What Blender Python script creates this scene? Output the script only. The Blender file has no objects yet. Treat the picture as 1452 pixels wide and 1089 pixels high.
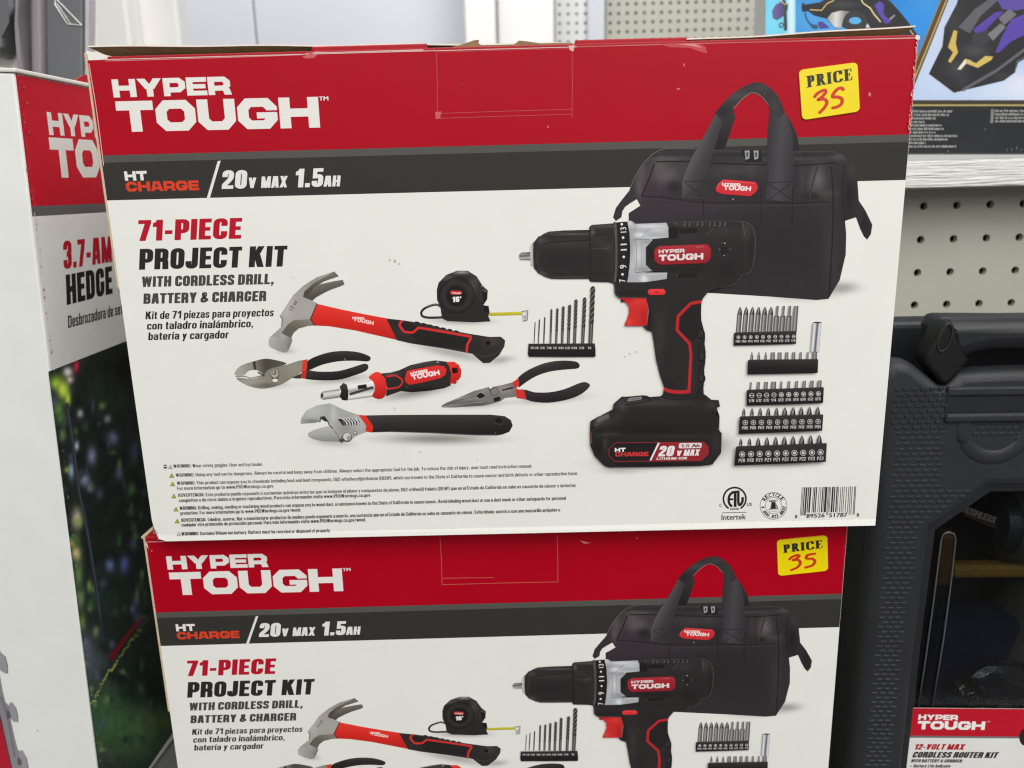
import bpy, bmesh, math, random
from mathutils import Vector, Matrix, noise
from mathutils.geometry import tessellate_polygon
random.seed(7)
SC = bpy.context.scene
COL = SC.collection

# ------------------------------------------------------------------ camera, world, lights, exposure
FPX, PCX, PCY = 1086.78, 726.0, 544.5          # focal length and centre in photo pixels (1452 x 1089)
def cam_rows(p, y, r):
    cp, sp, cy, sy, cr, sr = math.cos(p), math.sin(p), math.cos(y), math.sin(y), math.cos(r), math.sin(r)
    base = Matrix(((1, 0, 0), (0, 0, -1), (0, 1, 0)))
    return Matrix(((cr, -sr, 0), (sr, cr, 0), (0, 0, 1))) @ Matrix(((1, 0, 0), (0, cp, -sp), (0, sp, cp))) @ base @ Matrix(((cy, -sy, 0), (sy, cy, 0), (0, 0, 1)))
CM = cam_rows(0.228586, -0.00602, -0.025565)   # world -> camera (x right, y down, z forward)
Z0 = 0.2354                                     # height of the upper kit box above the shelf
CAMPOS = Vector((0.188096, -0.365898, 0.163994 + Z0))
cam = bpy.data.cameras.new('camera')
cam.sensor_width = 36.0
cam.lens = 36.0 * FPX / 1452.0
cam.clip_start = 0.01
cam.clip_end = 60
cam.dof.use_dof = True
cam.dof.focus_distance = 0.372
cam.dof.aperture_fstop = 12.0
camo = bpy.data.objects.new('camera', cam)
COL.objects.link(camo)
X, Yd, Zf = CM[0], CM[1], CM[2]
camo.matrix_world = Matrix(((X[0], -Yd[0], -Zf[0], CAMPOS[0]), (X[1], -Yd[1], -Zf[1], CAMPOS[1]), (X[2], -Yd[2], -Zf[2], CAMPOS[2]), (0, 0, 0, 1)))
SC.camera = camo

world = bpy.data.worlds.new('World')
SC.world = world
world.use_nodes = True
world.node_tree.nodes['Background'].inputs[0].default_value = (0.97, 0.98, 1.0, 1)
world.node_tree.nodes['Background'].inputs[1].default_value = 0.22
def area(name, loc, target, sx, sy, watts, colour):
    l = bpy.data.lights.new(name, 'AREA')
    l.shape = 'RECTANGLE'; l.size = sx; l.size_y = sy; l.energy = watts; l.color = colour
    o = bpy.data.objects.new(name, l)
    COL.objects.link(o)
    o.location = loc
    o.rotation_euler = (Vector(target) - Vector(loc)).to_track_quat('-Z', 'Y').to_euler()
    return o
area('ceiling_light', (0.6, -1.35, 2.15), (0.2, 0.05, 0.35), 3.2, 1.1, 52.5, (1.0, 0.99, 0.965))
area('side_fill', (1.35, -1.75, 1.5), (0.0, 0.05, 0.35), 1.2, 0.6, 15.5, (1.0, 0.99, 0.97))  # added fill that brightens the faces turned to the right
area('aisle_light', (0.1, -2.6, 1.25), (0.2, 0.0, 0.42), 3.0, 0.7, 15, (1.0, 0.98, 0.96))
area('far_ceiling_light', (0.0, 1.1, 2.6), (0.1, 2.0, 0.8), 2.6, 0.8, 60, (0.99, 0.99, 1.0))
SC.view_settings.view_transform = 'Standard'
SC.view_settings.look = 'None'
SC.view_settings.exposure = 0.0
SC.view_settings.gamma = 1.0
SC.view_settings.use_curve_mapping = False
SC.render.engine = 'CYCLES'
SC.cycles.max_bounces = 6
SC.cycles.use_denoising = True
SC.cycles.filter_width = 1.25
SC.cycles.denoising_prefilter = 'FAST'

# ------------------------------------------------------------------ helpers
def ray(px, py):
    return CM.transposed() @ Vector(((px - PCX) / FPX, (py - PCY) / FPX, 1.0))
def hit(px, py, n, d):
    v = ray(px, py); n = Vector(n)
    return CAMPOS + v * ((d - n.dot(CAMPOS)) / n.dot(v))
def hy(px, py, Y): return hit(px, py, (0, 1, 0), Y)

def s2l(c):
    c = max(0.0, min(255.0, c)) / 255.0
    return c / 12.92 if c <= 0.04045 else ((c + 0.055) / 1.055) ** 2.4
def lin(c): return (s2l(c[0]), s2l(c[1]), s2l(c[2]), 1.0)
def mix(a, b, t): return tuple(a[i] + (b[i] - a[i]) * t for i in range(3))

def mat(name, colour, rough=0.5, spec=0.5, metal=0.0, bump=0.0, bscale=300.0, mottle=0.0, mscale=60.0, attr=False, coat=0.0, rvar=0.0, bdist=0.001, stretch=None):
    m = bpy.data.materials.new(name); m.use_nodes = True
    nt = m.node_tree; b = nt.nodes['Principled BSDF']
    b.inputs['Roughness'].default_value = rough
    b.inputs['Specular IOR Level'].default_value = spec
    b.inputs['Metallic'].default_value = metal
    b.inputs['Coat Weight'].default_value = coat
    tc = nt.nodes.new('ShaderNodeTexCoord')
    vec = tc.outputs['Object']
    if stretch:
        mp = nt.nodes.new('ShaderNodeMapping'); mp.inputs['Scale'].default_value = stretch
        nt.links.new(vec, mp.inputs[0]); vec = mp.outputs[0]
    if attr:
        a = nt.nodes.new('ShaderNodeAttribute'); a.attribute_name = 'Col'; csock = a.outputs['Color']
    else:
        a = nt.nodes.new('ShaderNodeRGB'); a.outputs[0].default_value = lin(colour); csock = a.outputs[0]
    if mottle:
        n = nt.nodes.new('ShaderNodeTexNoise'); n.inputs['Scale'].default_value = mscale; n.inputs['Detail'].default_value = 4
        nt.links.new(vec, n.inputs['Vector'])
        r = nt.nodes.new('ShaderNodeMapRange')
        r.inputs['From Min'].default_value = 0.25; r.inputs['From Max'].default_value = 0.75
        r.inputs['To Min'].default_value = 1 - mottle; r.inputs['To Max'].default_value = 1 + mottle
        nt.links.new(n.outputs[0], r.inputs[0])
        x = nt.nodes.new('ShaderNodeMix'); x.data_type = 'RGBA'; x.blend_type = 'MULTIPLY'; x.inputs[0].default_value = 1.0
        nt.links.new(csock, x.inputs[6]); nt.links.new(r.outputs[0], x.inputs[7]); csock = x.outputs[2]
    nt.links.new(csock, b.inputs['Base Color'])
    if rvar:
        n2 = nt.nodes.new('ShaderNodeTexNoise'); n2.inputs['Scale'].default_value = 35; n2.inputs['Detail'].default_value = 5
        nt.links.new(vec, n2.inputs['Vector'])
        r2 = nt.nodes.new('ShaderNodeMapRange'); r2.inputs['To Min'].default_value = rough - rvar; r2.inputs['To Max'].default_value = rough + rvar
        nt.links.new(n2.outputs[0], r2.inputs[0]); nt.links.new(r2.outputs[0], b.inputs['Roughness'])
    if bump:
        n3 = nt.nodes.new('ShaderNodeTexNoise'); n3.inputs['Scale'].default_value = bscale; n3.inputs['Detail'].default_value = 3
        nt.links.new(vec, n3.inputs['Vector'])
        bp = nt.nodes.new('ShaderNodeBump'); bp.inputs['Strength'].default_value = bump; bp.inputs['Distance'].default_value = bdist
        nt.links.new(n3.outputs[0], bp.inputs['Height']); nt.links.new(bp.outputs[0], b.inputs['Normal'])
    return m

PAPER = (232, 232, 225)
INK = mat('printed_ink', None, 0.42, 0.17, attr=True, mottle=0.018, mscale=45, bump=0.16, bscale=9, bdist=0.006, rvar=0.06)
INK2 = mat('printed_ink_matt', None, 0.5, 0.28, attr=True, mottle=0.03, mscale=40, bump=0.2, bscale=14, bdist=0.004, rvar=0.06)
STICK = mat('sticker_ink', None, 0.34, 0.5, attr=True, mottle=0.02, mscale=90, bump=0.1, bscale=60, bdist=0.001)
BOARD = mat('brown_cardboard', (148, 118, 86), 0.9, 0.2, mottle=0.12, mscale=240, bump=0.3, bscale=500, bdist=0.0004)
EDGE = mat('cardboard_edge', (205, 186, 158), 0.9, 0.2, mottle=0.12, mscale=300)
PALE = mat('worn_paper_edge', (236, 226, 214), 0.8, 0.2, mottle=0.06, mscale=400)
REDPAPER = mat('red_paper', (168, 4, 26), 0.42, 0.3, mottle=0.05, mscale=60, bump=0.15, bscale=40, bdist=0.002)
WHITEPAPER = mat('white_paper', (231, 229, 221), 0.45, 0.5, mottle=0.02, mscale=45, bump=0.2, bscale=20, bdist=0.003)

def link_mesh(name, verts, faces, m, parent=None, cols=None, smooth=False, idx=None, mats=None):
    me = bpy.data.meshes.new(name)
    me.from_pydata([tuple(v) for v in verts], [], faces)
    for mm in (mats or [m]): me.materials.append(mm)
    if idx: me.polygons.foreach_set('material_index', idx)
    if cols is not None:
        a = me.color_attributes.new('Col', 'FLOAT_COLOR', 'POINT')
        flat = []
        for c in cols: flat.extend(c)
        a.data.foreach_set('color', flat)
    if smooth: me.polygons.foreach_set('use_smooth', [True] * len(me.polygons))
    me.update()
    o = bpy.data.objects.new(name, me)
    COL.objects.link(o)
    if parent: o.parent = parent
    return o
def bm_obj(name, bm, m, parent=None, smooth=False, mats=None):
    me = bpy.data.meshes.new(name)
    bmesh.ops.recalc_face_normals(bm, faces=bm.faces[:])
    bm.to_mesh(me); bm.free()
    for mm in (mats or [m]): me.materials.append(mm)
    if smooth:
        me.polygons.foreach_set('use_smooth', [True] * len(me.polygons))
    o = bpy.data.objects.new(name, me)
    COL.objects.link(o)
    if parent: o.parent = parent
    return o
def bm_box(bm, x0, x1, y0, y1, z0, z1, bev=0.0, seg=2, M=None):
    v = [bm.verts.new(p) for p in ((x0, y0, z0), (x1, y0, z0), (x1, y1, z0), (x0, y1, z0), (x0, y0, z1), (x1, y0, z1), (x1, y1, z1), (x0, y1, z1))]
    f = [bm.faces.new([v[i] for i in q]) for q in ((3, 2, 1, 0), (4, 5, 6, 7), (0, 1, 5, 4), (1, 2, 6, 5), (2, 3, 7, 6), (3, 0, 4, 7))]
    if bev:
        es = list({e for ff in f for e in ff.edges})
        r = bmesh.ops.bevel(bm, geom=es, offset=bev, segments=seg, profile=0.5, affect='EDGES', clamp_overlap=True)
        v = list({vv for ff in r['faces'] for vv in ff.verts} | {vv for vv in v if vv.is_valid})
    if M is not None:
        for vv in v: vv.co = M @ vv.co
    return v
def bm_prism(bm, pts, y0, y1, bev=0.0, seg=3):
    a = [bm.verts.new((p[0], y0, p[1])) for p in pts]
    b = [bm.verts.new((p[0], y1, p[1])) for p in pts]
    n = len(pts)
    fs = [bm.faces.new(a), bm.faces.new(list(reversed(b)))]
    for i in range(n): fs.append(bm.faces.new((a[i], b[i], b[(i + 1) % n], a[(i + 1) % n])))
    if bev:
        es = list({e for ff in fs for e in ff.edges})
        bmesh.ops.bevel(bm, geom=es, offset=bev, segments=seg, profile=0.5, affect='EDGES', clamp_overlap=True)
def bm_tube(bm, pts, rad, seg=12, closed=False):
    P = [Vector(p) for p in pts]; n = len(P); rings = []
    for i in range(n):
        if closed: t = P[(i + 1) % n] - P[i - 1]
        else: t = P[min(i + 1, n - 1)] - P[max(i - 1, 0)]
        t.normalize()
        up = Vector((0, 0, 1)) if abs(t.z) < 0.9 else Vector((0, 1, 0))
        a = t.cross(up).normalized(); b = a.cross(t)
        r = rad[i] if isinstance(rad, (list, tuple)) else rad
        rings.append([bm.verts.new(P[i] + (a * math.cos(k * 2 * math.pi / seg) + b * math.sin(k * 2 * math.pi / seg)) * r) for k in range(seg)])
    for i in range(n if closed else n - 1):
        A, B = rings[i], rings[(i + 1) % n]
        for k in range(seg): bm.faces.new((A[k], A[(k + 1) % seg], B[(k + 1) % seg], B[k]))
    if not closed:
        bm.faces.new(rings[0]); bm.faces.new(list(reversed(rings[-1])))
def bm_lathe(bm, prof, axis_o, axis, seg=32):
    ax = Vector(axis).normalized(); u = ax.cross(Vector((0.3, 0.9, 0.2))).normalized(); w = ax.cross(u); rings = []
    for (t, r) in prof:
        c = Vector(axis_o) + ax * t
        rings.append([bm.verts.new(c + (u * math.cos(k * 2 * math.pi / seg) + w * math.sin(k * 2 * math.pi / seg)) * max(r, 1e-5)) for k in range(seg)])
    for A, B in zip(rings, rings[1:]):
        for k in range(seg): bm.faces.new((A[k], A[(k + 1) % seg], B[(k + 1) % seg], B[k]))
    bm.faces.new(rings[0]); bm.faces.new(list(reversed(rings[-1])))

def tag(o, label=None, cat=None, group=None, kind=None):
    if label: o['label'] = label
    if cat: o['category'] = cat
    if group: o['group'] = group
    if kind: o['kind'] = kind
    return o
def empty(name, M):
    o = bpy.data.objects.new(name, None); o.empty_display_size = 0.02
    COL.objects.link(o); o.matrix_world = M
    return o
def frame(O, U, V):
    U = Vector(U).normalized(); V = Vector(V).normalized(); N = U.cross(V)
    return Matrix(((U[0], -N[0], V[0], O[0]), (U[1], -N[1], V[1], O[1]), (U[2], -N[2], V[2], O[2]), (0, 0, 0, 1)))
def copy_tree(o, parent=None, skip=()):
    c = o.copy(); COL.objects.link(c)
    c.parent = parent
    for ch in list(o.children):
        if ch.name.split('.')[0] not in skip: copy_tree(ch, c, skip)
    return c

# ------------------------------------------------------------------ print: strokes, lettering, pictures
def catmull(p, closed=True, n=5):
    out = []; L = len(p)
    rng = range(L) if closed else range(L - 1)
    for i in rng:
        if closed: a, b, c, d = p[i - 1], p[i], p[(i + 1) % L], p[(i + 2) % L]
        else: a, b, c, d = p[max(i - 1, 0)], p[i], p[i + 1], p[min(i + 2, L - 1)]
        for k in range(n):
            t = k / n
            out.append(tuple(0.5 * (2 * b[j] + (c[j] - a[j]) * t + (2 * a[j] - 5 * b[j] + 4 * c[j] - d[j]) * t * t + (3 * b[j] - a[j] - 3 * c[j] + d[j]) * t ** 3) for j in (0, 1)))
    if not closed: out.append(tuple(p[-1]))
    return out
def roundpath(p, r, closed=False, n=5):
    if r <= 0: return list(p)
    out = []; L = len(p)
    for i in range(L):
        if not closed and i in (0, L - 1): out.append(p[i]); continue
        a, b, c = Vector(p[i - 1]), Vector(p[i]), Vector(p[(i + 1) % L])
        rr = min(r, (a - b).length * 0.5, (c - b).length * 0.5)
        s = b + (a - b).normalized() * rr; e = b + (c - b).normalized() * rr
        for k in range(n + 1):
            t = k / n
            q = s * (1 - t) ** 2 + b * 2 * t * (1 - t) + e * t * t
            out.append((q[0], q[1]))
    return out
def ribbon(p, sv, sh, closed=False):
    q = [Vector((a[0] / sv, a[1] / sh)) for a in p]
    qq = [q[0]]
    for a in q[1:]:
        if (a - qq[-1]).length > 1e-6: qq.append(a)
    q = qq; n = len(q); L = []; R = []
    for i in range(n):
        d1 = (q[i] - q[i - 1]) if (closed or i > 0) else (q[1] - q[0])
        d2 = (q[(i + 1) % n] - q[i]) if (closed or i < n - 1) else (q[-1] - q[-2])
        d1.normalize(); d2.normalize()
        n1 = Vector((-d1[1], d1[0])); n2 = Vector((-d2[1], d2[0])); m = n1 + n2
        if m.length < 1e-6: m = n1.copy()
        m.normalize(); k = 0.5 / max(0.35, m.dot(n1)); m = m * k
        L.append(((q[i][0] + m[0]) * sv, (q[i][1] + m[1]) * sh)); R.append(((q[i][0] - m[0]) * sv, (q[i][1] - m[1]) * sh))
    return [[L[i], L[(i + 1) % n], R[(i + 1) % n], R[i]] for i in range(n if closed else n - 1)]
def dg(x0, y0, x1, y1, w): return [[(x0 - w / 2, y0), (x0 + w / 2, y0), (x1 + w / 2, y1), (x1 - w / 2, y1)]]
def bx(x0, y0, x1, y1): return [[(x0, y0), (x1, y0), (x1, y1), (x0, y1)]]

def logo_font():
    G = {}; sv, sh = 0.37, 0.28; l, t, b = sv / 2, 1 - sh / 2, sh / 2
    def S(p, closed=False): return ribbon(p, sv, sh, closed)
    def g(ch, w, *parts): G[ch] = (w, list(parts))
    w = 1.33; r = w - l; c = 0.19
    g('O', w, S([(l + c, t), (r - c, t), (r, t - c), (r, b + c), (r - c, b), (l + c, b), (l, b + c), (l, t - c)], True))
    g('U', 1.27, S([(l, 1), (l, b + c), (l + c, b), (1.27 - l - c, b), (1.27 - l, b + c), (1.27 - l, 1)]))
    g('H', 1.33, bx(0, 0, sv, 1), bx(r - l, 0, w, 1), bx(sv - .02, .37, r - l + .02, .64))
    g('T', 1.24, bx(0, 1 - .3, 1.24, 1), bx(.62 - sv / 2, 0, .62 + sv / 2, .72))
    g('G', w, S([(r, .60), (r, t - c), (r - c, t), (l + c, t), (l, t - c), (l, b + c), (l + c, b), (r - c, b), (r, b + c), (r, .53)]), bx(.64, .34, w - .04, .54))
    g('C', 1.27, S([(1.27 - l, .60), (1.27 - l, t - c), (1.27 - l - c, t), (l + c, t), (l, t - c), (l, b + c), (l + c, b), (1.27 - l - c, b), (1.27 - l, b + c), (1.27 - l, .38)]))
    g('E', 1.15, bx(0, 0, sv, 1), bx(sv - .02, .74, 1.15, 1), bx(sv - .02, .38, 1.08, .62), bx(sv - .02, 0, 1.15, .26))
    g('P', 1.25, bx(0, 0, sv, 1), S([(sv * .6, t), (1.25 - l - c, t), (1.25 - l, t - c * .8), (1.25 - l, .48), (1.25 - l - c, .34), (sv * .6, .34)]))
    g('R', 1.3, bx(0, 0, sv, 1), S([(sv * .6, t), (1.27 - l - c, t), (1.27 - l, t - c * .8), (1.27 - l, .52), (1.27 - l - c, .37), (sv * .6, .37)]), dg(1.3 - l, 0, 1.0, .36, .42))
    g('Y', 1.42, dg(.71 - .02, .42, .24, 1, .46), dg(.71 + .02, .42, 1.18, 1, .46), bx(.71 - sv / 2, 0, .71 + sv / 2, .46))
    g('A', 1.36, dg(.2, 0, .52, 1, .4), dg(1.16, 0, .84, 1, .4), bx(.35, .18, 1.0, .4), bx(.5, .76, .86, 1))
    g('M', 1.5, bx(0, 0, sv, 1), bx(1.5 - sv, 0, 1.5, 1), dg(.75, .1, .2, 1, .42), dg(.75, .1, 1.3, 1, .42))
    return G
def heavy_font(sv=0.265, sh=0.185, nseg=5):
    G = {}; w = .6; l = sv / 2; r = w - l; t = 1 - sh / 2; b = sh / 2
    def S(p, rad=.15, closed=False): return ribbon(roundpath(p, rad, closed, nseg), sv, sh, closed)
    def g(ch, wd, *parts): G[ch] = (wd, list(parts))
    st = bx(0, 0, sv, 1)
    g('A', .66, dg(sv / 2, 0, .25, 1, sv), dg(.66 - sv / 2, 0, .41, 1, sv), bx(.2, .19, .46, .36), bx(.2, .8, .46, 1))
    g('B', .62, st, S([(l, t), (r, t), (r, .52), (l, .52)], .12), S([(l, .51), (r + .02, .51), (r + .02, b), (l, b)], .13))
    g('C', .6, S([(r, .63), (r, t), (l, t), (l, b), (r, b), (r, .38)], .17))
    g('D', .61, st, S([(l, t), (r, t), (r, b), (l, b)], .17))
    g('E', .52, st, bx(l, 1 - sh, .52, 1), bx(l, .42, .48, .42 + sh * .95), bx(l, 0, .52, sh))
    g('F', .5, st, bx(l, 1 - sh, .5, 1), bx(l, .4, .46, .4 + sh))
    g('G', .61, S([(r, .65), (r, t), (l, t), (l, b), (r, b), (r, .5)], .17), bx(.33, .36, .6, .36 + sh * .85))
    g('H', .63, st, bx(.63 - sv, 0, .63, 1), bx(l, .41, .5, .41 + sh))
    g('I', sv, st)
    g('J', .52, S([(.52 - l, 1), (.52 - l, b), (l - .02, b), (l - .02, .36)], .15))
    g('K', .66, st, dg(.22, .42, .5, 1, .28), dg(.52, 0, .33, .6, .29))
    g('L', .5, st, bx(l, 0, .5, sh))
    g('M', .82, bx(0, 0, sv * .9, 1), bx(.82 - sv * .9, 0, .82, 1), dg(.41, 0, .16, 1, .24), dg(.41, 0, .66, 1, .24))
    g('N', .64, bx(0, 0, sv * .9, 1), bx(.64 - sv * .9, 0, .64, 1), dg(.5, 0, .14, 1, .26))
    g('O', .61, S([(l, t), (r + .01, t), (r + .01, b), (l, b)], .18, True))
    g('P', .59, st, S([(l, t), (r, t), (r, .42), (l, .42)], .15))
    g('R', .62, st, S([(l, t), (r, t), (r, .46), (l, .46)], .13), S([(.28, .44), (r + .01, .44), (r + .02, 0)], .1))
    g('S', .58, S([(r - .01, .66), (r - .01, t), (l, t), (l, .58), (r - .01, .44), (r - .01, b), (l, b), (l, .33)], .14))
    g('T', .56, bx(0, 1 - sh, .56, 1), bx(.28 - l, 0, .28 + l, 1 - sh * .5))
    g('U', .61, S([(l, 1), (l, b), (r + .01, b), (r + .01, 1)], .17))
    g('V', .64, dg(.32, 0, l, 1, sv), dg(.32, 0, .64 - l, 1, sv))
    g('W', .9, dg(.27, 0, l, 1, sv * .92), dg(.27, 0, .45, 1, .2), dg(.63, 0, .45, 1, .2), dg(.63, 0, .9 - l, 1, sv * .92))
    g('X', .66, dg(l, 0, .66 - l, 1, sv), dg(.66 - l, 0, l, 1, sv))
    g('Y', .64, dg(.32, .38, l, 1, sv), dg(.32, .38, .64 - l, 1, sv), bx(.32 - l, 0, .32 + l, .45))
    g('Z', .54, bx(0, 1 - sh, .54, 1), bx(0, 0, .54, sh), dg(l, sh * .8, .54 - l, 1 - sh * .8, sv))
    g('0', .58, S([(l, t), (.58 - l, t), (.58 - l, b), (l, b)], .17, True))
    g('1', .42, bx(.42 - sv, 0, .42, 1), [[(.0, .66), (.2, .66), (.2, .9), (.16, 1), (.12, .9), (.0, .84)]])
    g('2', .57, S([(l, .64), (l, t), (.57 - l, t), (.57 - l, .56), (l, .22), (l, .1)], .15), bx(0, 0, .57, sh))
    g('3', .57, S([(l, .68), (l, t), (.57 - l, t), (.57 - l, .53), (.22, .53)], .13), S([(.22, .52), (.57 - l, .52), (.57 - l, b), (l, b), (l, .32)], .13))
    g('4', .6, bx(.26, 0, .26 + sv, 1), bx(0, .18, .6, .36), dg(.11, .3, .33, 1, .24))
    g('5', .57, bx(.03, 1 - sh, .54, 1), bx(.03, .46, .03 + sv * .8, .95), S([(.1, .56), (.57 - l, .6), (.57 - l, b), (l, b), (l, .33)], .14))
    g('6', .57, S([(.57 - l, .7), (.57 - l, t), (l, t), (l, b), (.57 - l, b), (.57 - l, .55), (l, .55)], .15))
    g('7', .54, bx(0, 1 - sh, .54, 1), dg(.2, 0, .42, .9, sv))
    g('8', .57, S([(l, t), (.57 - l, t), (.57 - l, .52), (l, .52)], .12, True), S([(l, .51), (.57 - l, .51), (.57 - l, b), (l, b)], .13, True))
    g('9', .57, S([(l, .3), (l, b), (.57 - l, b), (.57 - l, t), (l, t), (l, .45), (.57 - l, .45)], .15))
    g('-', .36, bx(.02, .3, .34, .3 + sh)); g('.', .27, bx(.01, 0, .26, .22)); g(',', .27, bx(.02, 0, .25, .22), dg(.07, -.16, .16, .05, .12))
    g("'", .2, dg(.08, .66, .1, 1, .16)); g('/', .44, dg(.08, 0, .36, 1, .13))
    g('&', .68, S([(.6, .12), (.24, .62), (.22, t), (.44, t), (.42, .62), (.13, .38), (.14, b), (.42, b), (.56, .42)], .1))
    return G
def lower_font(sv, sh, n=4):
    """upright condensed sans: capitals and figures of the heavy cut plus small letters"""
    G = heavy_font(sv * 1.12, sh, n); xh = .73; w = .5; l = sv / 2; r = w - l; t = xh - sh / 2; b = sh / 2
    def S(p, rad=.13, closed=False): return ribbon(roundpath(p, rad, closed, n), sv, sh, closed)
    def g(ch, wd, *parts): G[ch] = (wd, list(parts))
    st = bx(0, 0, sv, xh); tall = bx(0, 0, sv, 1); bowl = S([(l, t), (r, t), (r, b), (l, b)], .15, True)
    a_ = [S([(l, .55), (l, t), (r, t), (r, 0)]), S([(r, .41), (l, .41), (l, b), (r, b)], .11)]
    e_ = [S([(l, .33), (r, .33), (r, t), (l, t), (l, b), (r, b), (r, .21)])]
    n_ = [st, S([(l, t), (r, t), (r, 0)])]; o_ = [bowl]; i_ = [st]
    def ac(x): return dg(x - .04, .80, x + .08, 1.0, sv * .8)
    g('a', w, *a_); g('á', w, *a_, ac(.25)); g('e', w, *e_); g('é', w, *e_, ac(.25)); g('o', w, *o_); g('ó', w, *o_, ac(.25))
    g('n', w, *n_); g('ñ', w, *n_, bx(.1, .82, .42, .92)); g('i', sv, st, bx(0, .83, sv, 1)); g('í', sv + .02, st, ac(sv / 2)); g('u', w, S([(l, xh), (l, b), (r, b), (r, xh)]), bx(w - sv, 0, w, .3)); g('ú', w, S([(l, xh), (l, b), (r, b), (r, xh)]), ac(.25))
    g('b', w, tall, bowl); g('c', .47, S([(r - .02, .48), (r - .02, t), (l, t), (l, b), (r - .02, b), (r - .02, .25)])); g('d', w, bx(w - sv, 0, w, 1), bowl)
    g('f', .34, S([(.34, 1 - b), (.17, 1 - b), (.17, 0)], .12), bx(.02, xh - sh, .33, xh)); g('g', w, bowl, S([(r, xh), (r, -.2), (l, -.2)], .12)); g('h', w, tall, S([(l, t), (r, t), (r, 0)]))
    g('j', sv, bx(0, -.2, sv, xh), bx(0, .83, sv, 1)); g('k', .5, tall, dg(.16, .3, .38, xh, sv), dg(.4, 0, .24, .46, sv)); g('l', sv, tall)
    m2 = .39; g('m', .78, st, S([(l, t), (m2, t), (m2, 0)], .11), S([(m2, t), (.78 - l, t), (.78 - l, 0)], .11))
    g('p', w, bx(0, -.25, sv, xh), bowl); g('q', w, bx(w - sv, -.25, w, xh), bowl); g('r', .34, st, S([(l, t - .12), (l + .04, t), (.34, t)], .1))
    g('s', .46, S([(r - .05, .53), (r - .05, t), (l, t), (l, .43), (r - .05, .31), (r - .05, b), (l, b), (l, .22)], .1)); g('t', .34, S([(.16, .93), (.16, b), (.34, b)], .1), bx(.01, xh - sh, .33, xh))
    g('v', .48, dg(.24, 0, l, xh, sv), dg(.24, 0, .48 - l, xh, sv)); g('w', .72, dg(.21, 0, l, xh, sv), dg(.21, 0, .36, xh, sv * .9), dg(.51, 0, .36, xh, sv * .9), dg(.51, 0, .72 - l, xh, sv))
    g('x', .48, dg(l, 0, .48 - l, xh, sv), dg(.48 - l, 0, l, xh, sv)); g('y', .48, dg(.24, 0, l, xh, sv), dg(.12, -.25, .48 - l, xh, sv)); g('z', .42, bx(0, xh - sh, .42, xh), bx(0, 0, .42, sh), dg(l, .05, .42 - l, xh - .05, sv))
    g(':', .2, bx(.02, 0, .18, .19), bx(.02, .48, .18, .67)); g('(', .24, S([(.22, 1.02), (.08, .8), (.08, .1), (.22, -.18)], .2)); g(')', .24, S([(.02, 1.02), (.16, .8), (.16, .1), (.02, -.18)], .2))
    g('.', .2, bx(.02, 0, .18, .18)); g(',', .2, bx(.02, 0, .18, .18), dg(.06, -.14, .13, .05, .1)); g('-', .3, bx(.02, .3, .28, .3 + sh)); g("'", .16, dg(.07, .7, .09, 1, .13))
    return G
def serif_font():
    G = {}; sv, th = .3, .085
    def S(p, rad=.2): return ribbon(roundpath(p, rad), sv * .92, th)
    def sf(x0, x1): return [bx(x0, 0, x1, .06), bx(x0, .94, x1, 1)]
    stem = bx(.12, .02, .12 + sv, .98)
    G['P'] = (.74, [stem] + sf(0, .5) + [S([(.3, .955), (.6, .955), (.6, .47), (.3, .47)])])
    G['R'] = (.86, [stem] + sf(0, .5) + [S([(.3, .955), (.58, .955), (.58, .5), (.3, .5)]), dg(.74, 0, .48, .5, .27), bx(.62, 0, .9, .06)])
    G['I'] = (.5, [bx(.1, .02, .1 + sv, .98)] + sf(0, .5))
    G['C'] = (.82, [ribbon(roundpath([(.68, .66), (.66, .95), (.16, .95), (.16, .05), (.64, .05), (.74, .28)], .3), sv, .1), dg(.74, .62, .74, 1, .08)])
    G['E'] = (.76, [stem] + [bx(0, 0, .74, .07), bx(0, .93, .7, 1), bx(.3, .47, .55, .54), dg(.7, .06, .72, .3, .09), dg(.68, .72, .66, .95, .09), dg(.54, .36, .54, .64, .07)])
    return G
LOGO, HEAVY, SERIF = logo_font(), heavy_font(), serif_font()
MEDIUM = heavy_font(0.19, 0.15)
TITLE = lower_font(.185, .135, 5)
FINE = lower_font(.165, .12, 2)

_bf = {}
def bf_mesh(s, res=2):
    if (s, res) in _bf: return _bf[(s, res)]
    cu = bpy.data.curves.new('lettering', 'FONT'); cu.body = s; cu.resolution_u = res; cu.size = 1.0
    ob = bpy.data.objects.new('lettering', cu); COL.objects.link(ob)
    bpy.context.view_layer.update()
    me = bpy.data.meshes.new_from_object(ob.evaluated_get(bpy.context.evaluated_depsgraph_get()))
    r = ([(v.co.x, v.co.y) for v in me.vertices], [tuple(p.vertices) for p in me.polygons])
    bpy.data.objects.remove(ob); bpy.data.curves.remove(cu); bpy.data.meshes.remove(me)
    _bf[(s, res)] = r
    return r
BF_CAP = max(v[1] for v in bf_mesh('H')[0])

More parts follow.
